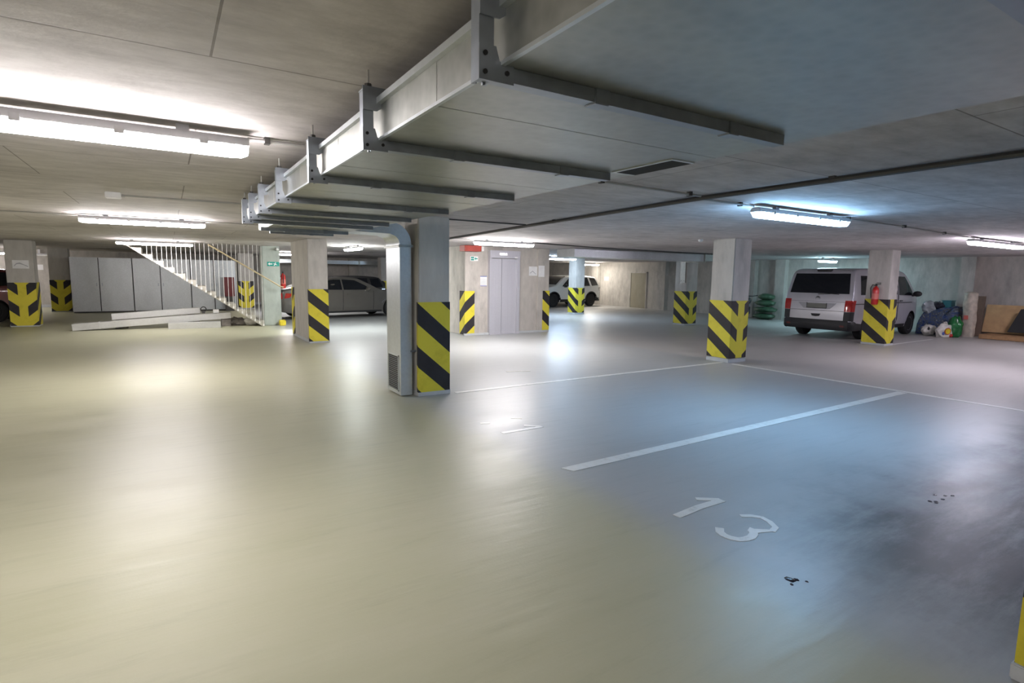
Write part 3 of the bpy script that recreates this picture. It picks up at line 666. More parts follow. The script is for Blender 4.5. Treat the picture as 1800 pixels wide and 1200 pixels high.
for i, (x, y, r) in enumerate(((2.84, 1.62, .022), (2.87, 1.60, .012), (2.80, 1.585, .008), (2.90, 1.56, .007))): dc.blob((x, y, 0), (r, r * 1.3, .006), i, .3, 3, 0, 2)
tag(obj('dirt_crumbs', dc, M['dark_bag']), 'dark dirt crumbs on the floor below the number', 'dirt', kind='stuff')
dc = MB()
for i in range(8): dc.blob((4.9 + random.uniform(-.12, .35), 1.72 + random.uniform(-.05, .05), 0), (.018, .012, .003), i, .35, 3, 0, 2)
tag(obj('dirt_crumbs', dc, M['dark_bag']), 'scattered dark flakes on the dirty part of the stall floor', 'dirt', kind='stuff')

# ------------------------------------------------------------------ fire extinguishers
def extinguisher(x, y, z, rz, tilt, label):
    t = thing('fire_extinguisher', label, 'extinguisher', (x, y, z), rz)
    t.rotation_euler = (0, tilt, rz)
    obj('cylinder', MB().lathe([(.001, 0), (.065, .002), (.078, .02), (.078, .36), (.06, .42), (.028, .45), (.025, .47), (.001, .47)], (0, 0, 0), 'z', 20), M['red'], t, smooth=40)
    obj('label_band', MB().lathe([(.0785, .14), (.0795, .141), (.0795, .28), (.0785, .281)], (0, 0, 0), 'z', 20), M['pink'], t)
    v = obj('valve', MB().box(-.02, .02, -.02, .02, .47, .515).box(-.015, .015, -.10, .02, .515, .53).box(-.012, .012, -.10, .0, .545, .558), M['black_plastic'], t, bevel=.003)
    obj('hose', MB().tube([(0, .02, .49), (0, .09, .50), (0, .125, .42), (0, .105, .25), (0, .09, .16)], .011, 8), M['black_plastic'], t)
    obj('wall_bracket', MB().box(.06, .10, -.04, .04, .30, .34), M['strut'], t)
extinguisher(15.16, 7.05, 1.03, 0, .05, 'red fire extinguisher hung on the pillar in front of the van')
extinguisher(3.05, 18.42, 1.12, PI, 0, 'red fire extinguisher hung on the greenish stair pillar')

# ------------------------------------------------------------------ vehicles
def lerp_tab(tab, x):
    if x <= tab[0][0]: return tab[0][1]
    for (a, b), (c, d) in zip(tab, tab[1:]):
        if x <= c: return b + (d - b) * (x - a) / (c - a) if c > a else d
    return tab[-1][1]
def chaikin(p, it=2):
    for _ in range(it):
        q = [p[0]]
        for a, b in zip(p, p[1:]):
            q += [(a[0] * .75 + b[0] * .25, a[1] * .75 + b[1] * .25), (a[0] * .25 + b[0] * .75, a[1] * .25 + b[1] * .75)]
        p = q + [p[-1]]
    return p
class Car:
    def __init__(s, S):
        s.S = S; s.P = []; x0 = -1
        for x, z in chaikin(S['top']):
            x = max(x, x0 + .0015); x0 = x; s.P.append((x, z))
    def w(s, x, z):
        S = s.S; w = lerp_tab(S['plan'], x)
        if z > S['belt']: w *= 1 - S['tum'] * ((z - S['belt']) / (S['roof'] - S['belt'])) ** 1.15
        elif z < .5: w *= .93 + .07 * max(0, (z - S['zb'])) / (.5 - S['zb'])
        return w
    def body(s):
        S = s.S; rings = []
        for x, zt in s.P:
            zb = S['zb'] + lerp_tab(S.get('lift', [(0, 0), (1, 0)]), x)
            r = min(.09, (zt - zb) * .25); q = [(0, zb), (s.w(x, zb) * .8, zb), (s.w(x, zb) * .97, zb + .012)]
            n = 9
            for k in range(n):
                z = zb + .03 + (zt - r - zb - .03) * k / (n - 1); q.append((s.w(x, z), z))
            ws = s.w(x, zt - r)
            for k in range(1, 5):
                a = PI / 2 * k / 4; q.append((ws - r * (1 - math.cos(a)), zt - r + (r - .008) * math.sin(a)))
            for fr in (.75, .5, .25, 0): q.append(((ws - r) * fr, zt - .008 * fr * fr))
            ring = [Vector((x, y, z)) for y, z in q] + [Vector((x, -y, z)) for y, z in reversed(q[1:-1])]
            rings.append(ring)
        N = len(rings[0]); mb = MB()
        fs = [(i * N + k, i * N + (k + 1) % N, (i + 1) * N + (k + 1) % N, (i + 1) * N + k) for i in range(len(rings) - 1) for k in range(N)]
        fs += [tuple(range(N)), tuple(range(len(rings) * N - 1, (len(rings) - 1) * N - 1, -1))]
        return mb.add([p for r in rings for p in r], fs)
    def side(s, poly, sg, off=.006, th=.03):
        q = []
        for a, b in zip(poly, poly[1:] + poly[:1]):
            n = max(1, int(math.hypot(b[0] - a[0], b[1] - a[1]) / .12))
            q += [(a[0] + (b[0] - a[0]) * k / n, a[1] + (b[1] - a[1]) * k / n) for k in range(n)]
        N = len(q); o_ = [(x, sg * (s.w(x, z) + off), z) for x, z in q]; i_ = [(x, sg * (s.w(x, z) + off - th), z) for x, z in q]
        return MB().add(o_ + i_, [tuple(range(N)), tuple(range(2 * N - 1, N - 1, -1))] + [(k, (k + 1) % N, N + (k + 1) % N, N + k) for k in range(N)])
    def span(s, a, b, n=10):
        """points on the top profile between the points nearest a and b"""
        P = s.P; L = [0]
        for p, q in zip(P, P[1:]): L.append(L[-1] + math.hypot(q[0] - p[0], q[1] - p[1]))
        near = lambda c: L[min(range(len(P)), key=lambda i: (P[i][0] - c[0]) ** 2 + (P[i][1] - c[1]) ** 2)]
        s0, s1 = near(a), near(b); out = []
        for k in range(n + 1):
            t = s0 + (s1 - s0) * k / n
            j = max(i for i in range(len(L)) if L[i] <= t + 1e-9); j = min(j, len(P) - 2)
            f = (t - L[j]) / max(1e-9, L[j + 1] - L[j]); p, q = P[j], P[j + 1]
            out.append((p[0] + (q[0] - p[0]) * f, p[1] + (q[1] - p[1]) * f))
        return out
    def top(s, a, b, y0, y1, off=.012, n=10, th=.03):
        """panel following the top profile; y0,y1 are fractions of the local half width"""
        pts = s.span(a, b, n); vs = []; ny = 8
        for lvl in (off, off - th):
            for i, (x, z) in enumerate(pts):
                p, q = pts[max(0, i - 1)], pts[min(n, i + 1)]; d = Vector((q[0] - p[0], q[1] - p[1])).normalized(); nn = Vector((-d.y, d.x))
                w = s.w(x, z) - .03
                for k in range(ny + 1): vs.append((x + nn.x * lvl, w * (y0 + (y1 - y0) * k / ny), z + nn.y * lvl))
        W = ny + 1; T = (n + 1) * W; fs = []
        for i in range(n):
            for k in range(ny):
                a_ = i * W + k; fs += [(a_, a_ + 1, a_ + W + 1, a_ + W), (T + a_, T + a_ + W, T + a_ + W + 1, T + a_ + 1)]
        for i in range(n): fs += [(i * W, (i + 1) * W, T + (i + 1) * W, T + i * W), (i * W + ny, T + i * W + ny, T + (i + 1) * W + ny, (i + 1) * W + ny)]
        for k in range(ny): fs += [(k, T + k, T + k + 1, k + 1), (n * W + k, n * W + k + 1, T + n * W + k + 1, T + n * W + k)]
        return MB().add(vs, fs)

def make_car(name, label, loc, rz, S, scale=1):
    t = thing(name, label, S.get('cat', 'car'), loc, rz, None, scale); c = Car(S); P = S['paint']
    R = S['r']; bm_ = c.body()
    body = obj('body', bm_, [M[P], M['black_plastic']], t, smooth=32, tri=False)
    bq = bmesh.new(); bq.from_mesh(body.data)
    if bq.calc_volume(signed=True) < 0: bmesh.ops.reverse_faces(bq, faces=bq.faces[:])
    bq.to_mesh(body.data); bq.free()
    cut = MB()
    for x in S['axles']:
        for sg in (-1, 1):
            a, b = sorted((sg * .45, sg * 1.3)); cut.lathe([(.001, a), (R + .055, a), (R + .055, b), (.001, b)], (x, 0, R + .01), 'y', 28, 1)
    co = obj('arch_cutter', cut, [M[P], M['black_plastic']], t, smooth=0)
    md = body.modifiers.new('arches', 'BOOLEAN'); md.operation = 'DIFFERENCE'; md.object = co; md.solver = 'EXACT'
    dg = bpy.context.evaluated_depsgraph_get(); dg.update()
    me = bpy.data.meshes.new_from_object(body.evaluated_get(dg)); body.modifiers.clear(); body.data = me
    for p in me.polygons: p.use_smooth = True
    me.set_sharp_from_angle(angle=math.radians(32))
    cm = co.data; bpy.data.objects.remove(co); bpy.data.meshes.remove(cm)
    for x in S['axles']:
        for sg in (-1, 1):
            yo = S['track']; wv = S.get('tw', .21)
            prof = [(R * .62, yo - .01), (R * .64, yo), (R * .93, yo), (R, yo - .03), (R, yo - wv + .03), (R * .93, yo - wv), (R * .5, yo - wv)]
            wh = obj('wheel', MB().lathe([(r, sg * h) for r, h in prof], (x, 0, R), 'y', 28), M['rubber'], t, smooth=40)
            rm = MB().lathe([(.001, sg * (yo - .045)), (.06, sg * (yo - .035)), (.07, sg * (yo - .06)), (R * .6, sg * (yo - .07)), (R * .63, sg * (yo - .008)), (R * .56, sg * (yo - .012)), (R * .5, sg * (yo - .1)), (.001, sg * (yo - .1))], (x, 0, R), 'y', 28)
            for k in range(5):
                a = 2 * PI * k / 5 + .3; m4 = Matrix.Translation((x, sg * (yo - .03), R)) @ Matrix.Rotation(a, 4, 'Y')
                rm.box(-.025, .025, -.018, .018, .03, R * .6, mat=m4)
            obj('rim', rm, M[S.get('rim', 'rim')], wh, smooth=40)
    for nm, poly in S['glass']:
        for sg in (-1, 1): obj(nm, c.side(poly, sg), M['glass'], t, tri=True, smooth=20)
    for nm, a, b, f in S['topglass']: obj(nm, c.top(a, b, -f, f), M['glass'], t, smooth=60)
    for poly, mat, nm in S.get('trim', []):
        for sg in (-1, 1): obj(nm, c.side(poly, sg, .012, .03), M[mat], t, tri=True, smooth=20)
    for x, z in S.get('handles', []):
        for sg in (-1, 1):
            w = c.w(x, z); obj('door_handle', MB().box(x - .09, x + .09, sg * (w + .018) - .012, sg * (w + .018) + .012, z - .015, z + .015), M[S.get('handle_mat', P)], t, bevel=.005)
    mx, mz = S['mirror']
    for sg in (-1, 1):
        w = c.w(mx, mz); o = obj('wing_mirror', MB().blob((mx + .02, sg * (w + .13), mz + .05), (.06, .12, .085), 1, 0, 1, None, 3).box(mx - .03, mx + .03, min(sg * (w - .01), sg * (w + .06)), max(sg * (w - .01), sg * (w + .06)), mz - .03, mz + .02), M[S.get('mirror_mat', P)], t, smooth=50)
    return t, c
# --- silver van
van_S = dict(cat='van', paint='van_paint', zb=.24, belt=1.18, roof=1.97, tum=.15, r=.335, axles=(.98, 3.98), track=.90, rim='rim', cat_='van',
    top=[(.0, .50), (.005, .62), (.02, .80), (.045, 1.00), (.075, 1.18), (.20, 1.68), (.27, 1.88), (.42, 1.95), (.9, 1.975), (2.4, 1.985), (3.2, 1.955), (3.55, 1.88), (4.05, 1.42), (4.28, 1.22), (4.6, 1.12), (4.78, 1.0), (4.86, .82), (4.89, .6), (4.88, .45)],
    plan=[(0, .86), (.06, .905), (.3, .94), (1.0, .952), (3.6, .952), (4.3, .91), (4.7, .80), (4.89, .62)], lift=[(0, .08), (.5, 0), (4.3, 0), (4.89, .05)],
    glass=[('rear_quarter_window', [(.46, 1.24), (1.42, 1.24), (1.42, 1.76), (.56, 1.76)]), ('side_window', [(1.55, 1.24), (2.78, 1.24), (2.78, 1.77), (1.55, 1.77)]), ('door_window', [(2.92, 1.22), (3.98, 1.20), (3.86, 1.36), (3.42, 1.76), (2.92, 1.77)])],
    topglass=[('rear_window', (.088, 1.235), (.245, 1.80), .92), ('windscreen', (4.2, 1.28), (3.55, 1.88), .93)],
    trim=[([(.04, .42), (.10, .42), (.42, .42), (.55, .36), (.55, .26), (.04, .26)], 'black_plastic', 'bumper_corner'), ([(1.42, .36), (3.52, .36), (3.52, .25), (1.42, .25)], 'black_plastic', 'sill'), ([(.05, .985), (3.9, .985), (3.9, 1.005), (.05, 1.005)], 'black_plastic', 'slide_rail'),
          ([(2.84, .40), (2.852, .40), (2.852, 1.9), (2.84, 1.9)], 'black_plastic', 'door_gap'), ([(1.48, .40), (1.492, .40), (1.492, 1.9), (1.48, 1.9)], 'black_plastic', 'door_gap')],
    handles=[(3.02, 1.05)], handle_mat='black_plastic', mirror=(3.88, 1.20), mirror_mat='black_plastic')
van, vc = make_car('van', 'silver van parked nose to the wall behind the extinguisher pillar', (15.37, 8.64, 0), .057, van_S)
rear = MB()
bp = [(.62, vc.w(.62, .4) + .012), (.3, vc.w(.3, .4) + .02), (.08, .93), (-.02, .86), (-.055, .6), (-.065, 0)]
bp = bp + [(x, -y) for x, y in reversed(bp[:-1])]
inner = [(x + (.05 if abs(y) < .9 else .0), y * .93) for x, y in bp]
n_ = len(bp); vs = []
for z0 in (.27, .33, .50, .545):
    k = -.02 if z0 in (.27, .545) else 0
    vs += [(x - k, y * (1 + k), z0) for x, y in bp]
vs += [(x, y, .545) for x, y in inner] + [(x, y, .27) for x, y in inner]
fs = [(r * n_ + i, r * n_ + i + 1, (r + 1) * n_ + i + 1, (r + 1) * n_ + i) for r in range(5) for i in range(n_ - 1)] + [(5 * n_ + i, 5 * n_ + i + 1, i + 1, i) for i in range(n_ - 1)]
obj('rear_bumper', rear.add(vs, fs), M['black_plastic'], van, smooth=40)
for sg in (-1, 1):
    # lamp glass wraps the corner: rear strip plus side strip, black plastic column below it
    def corner(z0, z1, mat, nm, par):
        pts = []
        for z in [z0 + (z1 - z0) * k / 5 for k in range(6)]:
            xr = next(p[0] for p in vc.P if p[1] >= z)
            pts.append([(xr - .012, sg * .735, z), (xr - .016, sg * .80, z), (xr + .0, sg * (vc.w(xr + .02, z) + .002), z), (xr + .06, sg * (vc.w(xr + .06, z) + .014), z), (xr + .15, sg * (vc.w(xr + .15, z) + .012), z), (xr + .15, sg * .80, z), (xr + .05, sg * .735, z)])
        W = 7; mb = MB().add([p for r in pts for p in r], [(i * W + k, i * W + (k + 1) % W, i * W + W + (k + 1) % W, i * W + W + k) for i in range(5) for k in range(W)] + [tuple(range(7)), tuple(range(41, 34, -1))])
        return obj(nm, mb, M[mat], par, smooth=40)
    tl = corner(.79, 1.09, 'tail_red', 'tail_lamp', van)
    corner(.54, .785, 'black_plastic', 'corner_trim', van)
    obj('reflector', MB().box(-.045, -.02, sg * .72 - .07, sg * .72 + .07, .37, .42), M['dark_red'], van)
ld = lambda z: next(p[0] for p in vc.P if p[1] >= z)
obj('number_plate', MB().box(ld(.87) - .022, ld(.99) , -.26, .26, .865, .985), M['plate'], van, bevel=.004)
obj('plate_frame', MB().box(ld(.86) - .018, ld(.86) + .02, -.275, .275, .85, .865).box(ld(.99) - .018, ld(.99) + .02, -.275, .275, .985, 1.0).box(ld(.9) - .02, ld(.9) + .02, -.275, -.26, .85, 1.0).box(ld(.9) - .02, ld(.9) + .02, .26, .275, .85, 1.0), M['black_plastic'], van)
obj('plate_recess', MB().prism([(-.52, 1.005), (.52, 1.005), (.36, .84), (-.36, .84)], 'x', ld(.92) - .012, ld(.92) + .02), M['grey_ink'], van)
obj('tailgate_gap', MB().box(ld(.79) - .008, ld(.79) + .02, -.73, .73, .785, .795).box(ld(1.06) - .008, ld(1.06) + .02, -.73, .73, 1.035, 1.041), M['black_plastic'], van)
obj('tailgate_handle', MB().prism([(-.13, .70), (.13, .70), (.10, .635), (.0, .62), (-.10, .635)], 'x', ld(.66) - .012, ld(.66) + .02), M['black_plastic'], van)
obj('high_brake_lamp', MB().box(.235, .36, -.22, .16, 1.86, 1.93), M['black_plastic'], van, bevel=.01)
obj('rear_wiper', MB().tube([(.06, 0, 1.24), (.065, -.35, 1.26), (.07, -.55, 1.25)], .010, 6), M['black_plastic'], van)
ex, ez = ld(1.125) - .012, 1.125
emb = obj('emblem', MB().tube([(ex, .062 * math.cos(a), ez + .062 * math.sin(a)) for a in [2 * PI * k / 20 for k in range(20)]], .007, 6, closed=True)
    .tube([(ex, .034, ez + .048), (ex, 0, ez + .008), (ex, -.034, ez + .048)], .006, 5).tube([(ex, .054, ez + .02), (ex, .026, ez - .046), (ex, 0, ez - .002), (ex, -.026, ez - .046), (ex, -.054, ez + .02)], .006, 5), M['strut'], van)
obj('emblem_disc', MB().lathe([(.001, ex + .004), (.06, ex + .004), (.06, ex + .02), (.001, ex + .02)], (0, 0, ez), 'x', 20), M['dark_pipe'], emb)

# --- grey saloon
sal_S = dict(paint='grey_paint', zb=.19, belt=.99, roof=1.47, tum=.27, r=.335, axles=(1.0, 4.07), track=.905, rim='rim_dark',
    top=[(.02, .50), (.0, .62), (.0, .80), (.03, .98), (.10, 1.06), (.5, 1.10), (.8, 1.12), (1.45, 1.39), (1.9, 1.455), (2.4, 1.465), (2.75, 1.44), (3.2, 1.22), (3.55, 1.03), (4.2, .95), (4.65, .83), (4.85, .70), (4.93, .55), (4.92, .45)],
    plan=[(0, .74), (.08, .82), (.4, .90), (1.2, .93), (3.8, .93), (4.5, .87), (4.8, .74), (4.93, .58)], lift=[(0, .10), (.5, 0), (4.3, 0), (4.93, .05)],
    glass=[('rear_side_window', [(.98, 1.03), (2.08, 1.02), (2.08, 1.37), (1.72, 1.37), (1.30, 1.23)]), ('front_side_window', [(2.14, 1.02), (3.18, 1.02), (2.98, 1.17), (2.62, 1.35), (2.14, 1.38)])],
    topglass=[('rear_window', (.92, 1.16), (1.5, 1.40), .84), ('windscreen', (3.48, 1.06), (2.82, 1.42), .86)],
    trim=[([(.02, .72), (.26, .76), (.36, .90), (.02, .92)], 'tail_red', 'tail_lamp'), ([(1.45, .27), (3.62, .27), (3.62, .215), (1.45, .215)], 'black_plastic', 'sill'), ([(2.105, .30), (2.113, .30), (2.113, 1.0), (2.105, 1.0)], 'black_plastic', 'door_gap'), ([(3.28, .30), (3.288, .30), (3.288, .98), (3.28, .98)], 'black_plastic', 'door_gap'), ([(3.62, .52), (3.75, .66), (3.75, .69), (3.61, .55)], 'chrome', 'side_gill')],
    handles=[(1.35, .88), (2.35, .86)], mirror=(2.98, 1.0))
sal, sc_ = make_car('saloon_car', 'warm grey saloon car parked side on behind the long pillar', (3.05, 20.55, 0), .17, sal_S, 1.01)
for sg in (-1, 1):
    obj('tail_lamp', MB().box(-.012, .02, min(sg * .42, sg * .74), max(sg * .42, sg * .74), .80, .93), M['tail_red'], sal, bevel=.008)
    obj('headlamp', MB().blob((4.72, sg * .66, .70), (.16, .13, .07), 2, 0), M['chrome'], sal, smooth=60)
obj('number_plate', MB().box(-.014, .01, -.26, .26, .68, .79), M['plate'], sal)

# --- white crossover
suv_S = dict(paint='white_paint', zb=.24, belt=1.02, roof=1.63, tum=.24, r=.345, axles=(.82, 3.46), track=.90, rim='rim_dark',
    top=[(.03, .50), (.0, .64), (.01, .82), (.06, 1.00), (.14, 1.10), (.30, 1.42), (.42, 1.56), (.8, 1.61), (1.6, 1.64), (2.3, 1.61), (2.75, 1.48), (3.15, 1.20), (3.35, 1.08), (3.9, 1.0), (4.15, .86), (4.22, .65), (4.2, .48)],
    plan=[(0, .74), (.08, .83), (.35, .90), (1.0, .93), (3.3, .93), (3.9, .86), (4.15, .72), (4.22, .6)], lift=[(0, .12), (.5, 0), (3.8, 0), (4.2, .08)],
    glass=[('rear_quarter_window', [(.26, 1.12), (.78, 1.09), (.86, 1.50), (.46, 1.50)]), ('rear_side_window', [(.92, 1.09), (1.66, 1.07), (1.66, 1.52), (1.0, 1.52)]), ('front_side_window', [(1.74, 1.07), (2.92, 1.06), (2.72, 1.22), (2.34, 1.48), (1.74, 1.52)])],
    topglass=[('rear_window', (.16, 1.13), (.40, 1.52), .86), ('windscreen', (3.22, 1.15), (2.45, 1.57), .88)],
    trim=[([(.03, .82), (.18, .83), (.22, 1.0), (.06, 1.0)], 'dark_red', 'tail_lamp'), ([(1.26, .40), (3.02, .40), (3.02, .26), (1.26, .26)], 'black_plastic', 'sill'), ([(.04, .46), (.38, .46), (.44, .28), (.06, .28)], 'black_plastic', 'bumper_corner'), ([(1.695, .42), (1.703, .42), (1.703, 1.0), (1.695, 1.0)], 'black_plastic', 'door_gap')],
    handles=[(1.0, .93), (1.9, .92)], mirror=(2.78, 1.04), mirror_mat='black_plastic')
suv, sv = make_car('crossover_car', 'white crossover car parked in the far corner behind the pillars', (20.37, 24.43, 0), 3.235, suv_S, 1.02)
for x in suv_S['axles']:
    for sg in (-1, 1):
        R = suv_S['r']; pts = []
        for k in range(13):
            a = PI * k / 12; pts.append((x + (R + .075) * math.cos(a), sg * (.925), R + .01 + (R + .075) * math.sin(a)))
        obj('arch_trim', MB().tube(pts, .03, 6), M['black_plastic'], suv)
# --- dark hatchback behind the saloon and dark red car at the edge
hat_S = dict(suv_S); hat_S.update(paint='dark_paint')
hat, _ = make_car('hatchback_car', 'dark car mostly hidden behind the bonnet of the grey saloon', (8.25, 24.3, 0), PI - .05, hat_S, .93)
red_S = dict(suv_S); red_S.update(paint='red_paint')
rc, _ = make_car('hatchback_car', 'dark red car cut off behind the pillar with the crumpled notice', (-3.55, 22.7, 0), PI - .05, red_S, 1.0)

# ------------------------------------------------------------------ motor scooter and green stack behind the pillar
ms = thing('motorcycle', 'black motorcycle mostly hidden behind the pillar at the stall lines', 'motorcycle', (19.15, 13.47, 0), .61)
for x in (-.62, .62):
    wh = obj('wheel', MB().lathe([(.22, -.05), (.29, -.045), (.31, 0), (.29, .045), (.22, .05)], (x, 0, .31), 'y', 24), M['rubber'], ms, smooth=40)
    obj('rim', MB().lathe([(.001, -.03), (.22, -.03), (.22, .03), (.001, .03)], (x, 0, .31), 'y', 20), M['rim_dark'], wh)
obj('frame', MB().tube([(-.62, .06, .31), (-.2, .06, .42), (.2, .05, .40), (.35, 0, .8)], .03, 6).tube([(-.62, -.06, .31), (-.2, -.06, .42), (.2, -.05, .40), (.35, 0, .8)], .03, 6).box(-.18, .18, -.12, .12, .28, .55), M['dark_pipe'], ms)
obj('seat', MB().blob((-.35, 0, .74), (.38, .13, .08), 1, .05), M['black_plastic'], ms, smooth=60)
obj('fuel_tank', MB().blob((.12, 0, .78), (.25, .15, .13), 2, .03), M['dark_paint'], ms, smooth=60)
obj('fork', MB().tube([(.62, .08, .31), (.40, .08, .92)], .022, 8).tube([(.62, -.08, .31), (.40, -.08, .92)], .022, 8), M['strut'], ms)
obj('handlebar', MB().tube([(.30, .36, .98), (.40, .2, .95), (.40, -.2, .95), (.30, -.36, .98)], .016, 8), M['black_plastic'], ms)
obj('headlamp', MB().lathe([(.001, .42), (.07, .43), (.08, .5), (.06, .54), (.001, .55)], (0, 0, .84), 'x', 16), M['chrome'], ms)
for i, (z, w, lab) in enumerate(((.0, .52, 'bottom green sack of the stack beside the motorcycle'), (.265, .55, 'second green sack of the stack beside the motorcycle'), (.53, .50, 'third green sack of the stack beside the motorcycle'), (.78, .40, 'top green bundle of the stack beside the motorcycle'))):
    tag(obj('green_sack', MB().blob((20.55, 13.66 - .02 * i, z + .13), (w * .55, w * .85, .135), i + 4, .10, 2.2, z + .005), M['green_tarp'], smooth=70), lab, 'sack', 'stack of green sacks')

# ------------------------------------------------------------------ heap of stored things by the end wall
def drape(x0, x1, y0, y1, hfun, n=40):
    vs = []; fs = []
    for i in range(n + 1):
        for j in range(n + 1):
            u, v = i / n, j / n; vs.append((x0 + (x1 - x0) * u, y0 + (y1 - y0) * v, hfun(u, v)))
    W = n + 1; T = W * W
    vs += [(x, y, .0) for x, y, z in vs]
    for i in range(n):
        for j in range(n):
            a = i * W + j; fs += [(a, a + 1, a + W + 1, a + W), (T + a, T + a + W, T + a + W + 1, T + a + 1)]
    for i in range(n): fs += [(i * W, (i + 1) * W, T + (i + 1) * W, T + i * W), (i * W + n, T + i * W + n, T + (i + 1) * W + n, (i + 1) * W + n), (i, T + i, T + i + 1, i + 1), (n * W + i, n * W + i + 1, T + n * W + i + 1, T + n * W + i)]
    return MB().add(vs, fs)
from mathutils import noise as NZ
def heap(u, v):
    e = min(1, 7 * min(u, 1 - u, v * 1.0, 1 - v)); e = max(0, e) ** .45
    base = (.74 + .26 * u) * (.86 + .14 * v)
    f = .045 * math.sin(26 * (u * .45 + v * .9) + 3 * NZ.noise(Vector((u * 3, v * 3, 0)))) + .10 * NZ.noise(Vector((u * 4, v * 4, 2)))
    return max(.01, e * (base + f))
tag(obj('plastic_sheet', drape(19.95, 20.93, 7.0, 8.02, heap), M['blue_sheet'], smooth=60), 'heap under a glossy blue grey plastic sheet in front of the van nose', 'sheet')
tag(obj('plastic_sheet', MB().blob((20.16, 7.80, heap(.22, .78) + .04), (.2, .16, .2), 9, .2, 2.5, None, 3, .06), M['clear_sheet'], smooth=60), 'crumpled milky sheet on top of the heap close to the van mirror', 'sheet')
tag(obj('bin_bag', MB().blob((20.35, 7.66, heap(.41, .65) + .06), (.2, .18, .11), 11, .18, 2.4, None, 3, .05), M['dark_bag'], smooth=60), 'dark bin bag on top of the plastic covered heap', 'bag')
hb = heap(.77, .47) - .06
tag(obj('storage_box', MB().box(20.55, 20.85, 7.36, 7.60, hb, hb + .2).box(20.53, 20.87, 7.34, 7.62, hb + .2, hb + .225), M['teal'], bevel=.012), 'teal box on the heap next to the cream wrapped boards', 'box')
tag(obj('green_sack', MB().blob((19.80, 6.93, .28), (.2, .18, .36), 6, .12, 2.0, .0, 4, .035), M['green_sack'], smooth=70), 'shiny green sack leaning on the heap', 'sack')
b1 = thing('carrier_bag', 'white carrier bag with a yellow disc and red marks on the floor', 'bag', (19.45, 7.07, 0), -.45)
obj('bag', MB().blob((0, 0, .16), (.25, .13, .24), 13, .12, 2.2, 0, 4, .04), M['white_bag'], b1, smooth=70)
obj('disc_print', MB().lathe([(.001, -.155), (.085, -.15), (.085, -.05), (.001, -.05)], (-.02, 0, .19), 'y', 20), M['yellow'], b1)
obj('disc_ring', MB().tube([(-.02 + .09 * math.cos(a), -.148, .19 + .09 * math.sin(a)) for a in [2 * PI * k / 20 for k in range(20)]], .010, 6, closed=True), M['red'], b1)
obj('red_print', MB().blob((.12, -.10, .06), (.07, .05, .05), 3, .1), M['red'], b1)
obj('blue_print', MB().blob((-.12, -.105, .12), (.03, .03, .05), 3, .1), M['blue_ink'], b1)
obj('bag_handle', MB().tube([(-.08, 0, .36), (-.05, 0, .44), (.05, 0, .45), (.09, 0, .37)], .014, 6), M['white_bag'], b1)
b2 = thing('carrier_bag', 'plain white carrier bag with one dark mark beside the van wheel', 'bag', (19.55, 7.50, 0), -.4)
obj('bag', MB().blob((0, 0, .17), (.22, .15, .17), 15, .12, 2.2, 0, 4, .03), M['white_bag'], b2, smooth=70)
obj('dark_print', MB().blob((-.12, -.11, .23), (.035, .03, .05), 3, .1), M['black_plastic'], b2)
cw = thing('wrapped_boards', 'tall boards loosely wrapped in cream plastic', 'boards', (20.4, 6.82, 0))
obj('boards', MB().box(20.34, 20.44, 6.72, 6.92, 0, 1.27), M['brown_board'], cw, True, bevel=.006)
cwm = MB(); rows = 26; seg = 22; vs = []
for i in range(rows + 1):
    z = 1.34 * i / rows
    for k in range(seg):
        a = 2 * PI * k / seg; rr = 1 + .12 * NZ.noise(Vector((math.cos(a) * 2, math.sin(a) * 2, z * 5))) + .06 * math.sin(5 * a + z * 4)
        if i == rows: rr *= .6
        vs.append((20.38 + .12 * rr * math.cos(a), 6.82 + .17 * rr * math.sin(a), z))
fs = [(i * seg + k, i * seg + (k + 1) % seg, (i + 1) * seg + (k + 1) % seg, (i + 1) * seg + k) for i in range(rows) for k in range(seg)] + [tuple(range(seg)), tuple(range((rows + 1) * seg - 1, rows * seg - 1, -1))]
obj('wrapping', cwm.add(vs, fs), M['cream_wrap'], cw, True, smooth=60)
obj('pink_label', MB().box(20.235, 20.26, 6.80, 6.90, .52, .64), M['pink'], cw, True)
lean = Matrix.Translation((20.62, 6.66, 0)) @ Matrix.Rotation(.07, 4, 'Y')
tag(obj('brown_plank', MB().box(-.02, .02, -.09, .09, .02, 1.22, mat=lean), M['brown_board'], bevel=.004), 'narrow brown plank leaning upright next to the plywood', 'plank')
lean = Matrix.Translation((20.72, 5.6, .0)) @ Matrix.Rotation(.25, 4, 'Y')
tag(obj('plywood_sheet', MB().box(-.01, .012, -1.35, 1.0, .16, 1.0, mat=lean), M['plywood'], bevel=.003), 'pale plywood sheet leaning on the end wall', 'board')
bp_ = thing('black_panel', 'black panel with a rounded slot leaning on the plywood', 'board', (20.5, 5.2, 0))
lean = Matrix.Translation((20.46, 5.0, .22)) @ Matrix.Rotation(.25, 4, 'Y')
blk = [(.92, .0), (.72, .68), (.48, .73), (-.9, .73), (-.9, .0)]
mm = MB().prism(blk, 'x', -.012, .012, mat=lean)
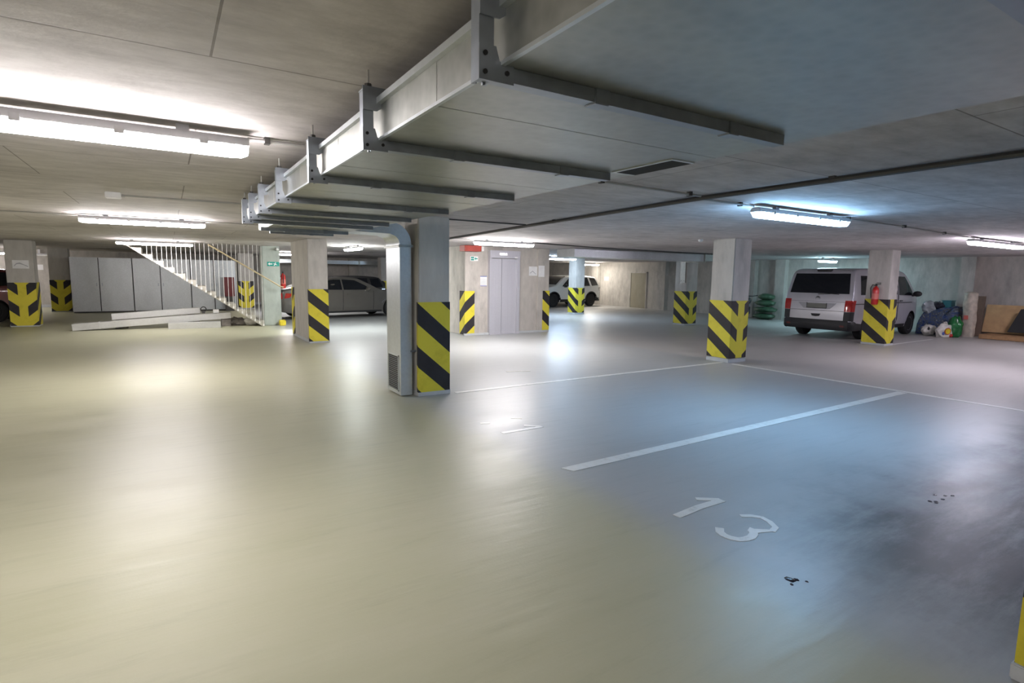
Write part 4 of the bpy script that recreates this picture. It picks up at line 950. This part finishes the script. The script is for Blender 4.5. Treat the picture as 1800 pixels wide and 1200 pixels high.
obj('panel', mm, M['black_plastic'], bp_, True, bevel=.003)
obj('slot', MB().prism([(.30, .50), (.22, .58), (-.3, .58), (-.3, .46), (.2, .46)], 'x', -.016, -.011, mat=lean), M['plywood'], bp_, True)
pl = thing('timber_pallet', 'low raw timber pallet on the floor under the plywood', 'pallet', (20.4, 5.5, 0))
for y in (6.35, 5.55, 4.75): obj('bearer', MB().box(20.05, 20.95, y - .05, y + .05, 0, .10), M['timber'], pl, True, bevel=.004)
for x in (20.06, 20.3, 20.54, 20.78): obj('slat', MB().box(x, x + .14, 4.6, 6.42, .10, .13), M['timber'], pl, True, bevel=.003)
obj('front_rail', MB().box(20.02, 20.05, 4.6, 6.42, .01, .13), M['timber'], pl, True, bevel=.003)

# ------------------------------------------------------------------ camera, world, view
cd = bpy.data.cameras.new('camera'); co = bpy.data.objects.new('camera', cd); COL.objects.link(co)
cd.sensor_width = 36; cd.lens = 36 * 970.533 / 1800; cd.clip_start = .02; cd.clip_end = 200
yaw, pit, roll = math.radians(31.8947), math.radians(6.89625), math.radians(.845214)
fw = Vector((math.sin(yaw) * math.cos(pit), math.cos(yaw) * math.cos(pit), -math.sin(pit)))
rt = Vector((math.cos(yaw), -math.sin(yaw), 0)); upv = rt.cross(fw)
r2 = rt * math.cos(roll) + upv * math.sin(roll); u2 = upv * math.cos(roll) - rt * math.sin(roll)
m = Matrix((r2, u2, -fw)).transposed().to_4x4(); m.translation = (0, 0, 1.65)
co.matrix_world = m; scn.camera = co
w = bpy.data.worlds.new('world'); scn.world = w; w.use_nodes = True
w.node_tree.nodes['Background'].inputs[0].default_value = (0, 0, 0, 1); w.node_tree.nodes['Background'].inputs[1].default_value = 0
scn.view_settings.view_transform = 'Standard'; scn.view_settings.look = 'None'; scn.view_settings.gamma = 1; scn.view_settings.use_curve_mapping = False
scn.view_settings.exposure = 0.2
scn.cycles.use_denoising = True
scn.cycles.max_bounces = 10; scn.cycles.diffuse_bounces = 6; scn.cycles.sample_clamp_indirect = 8
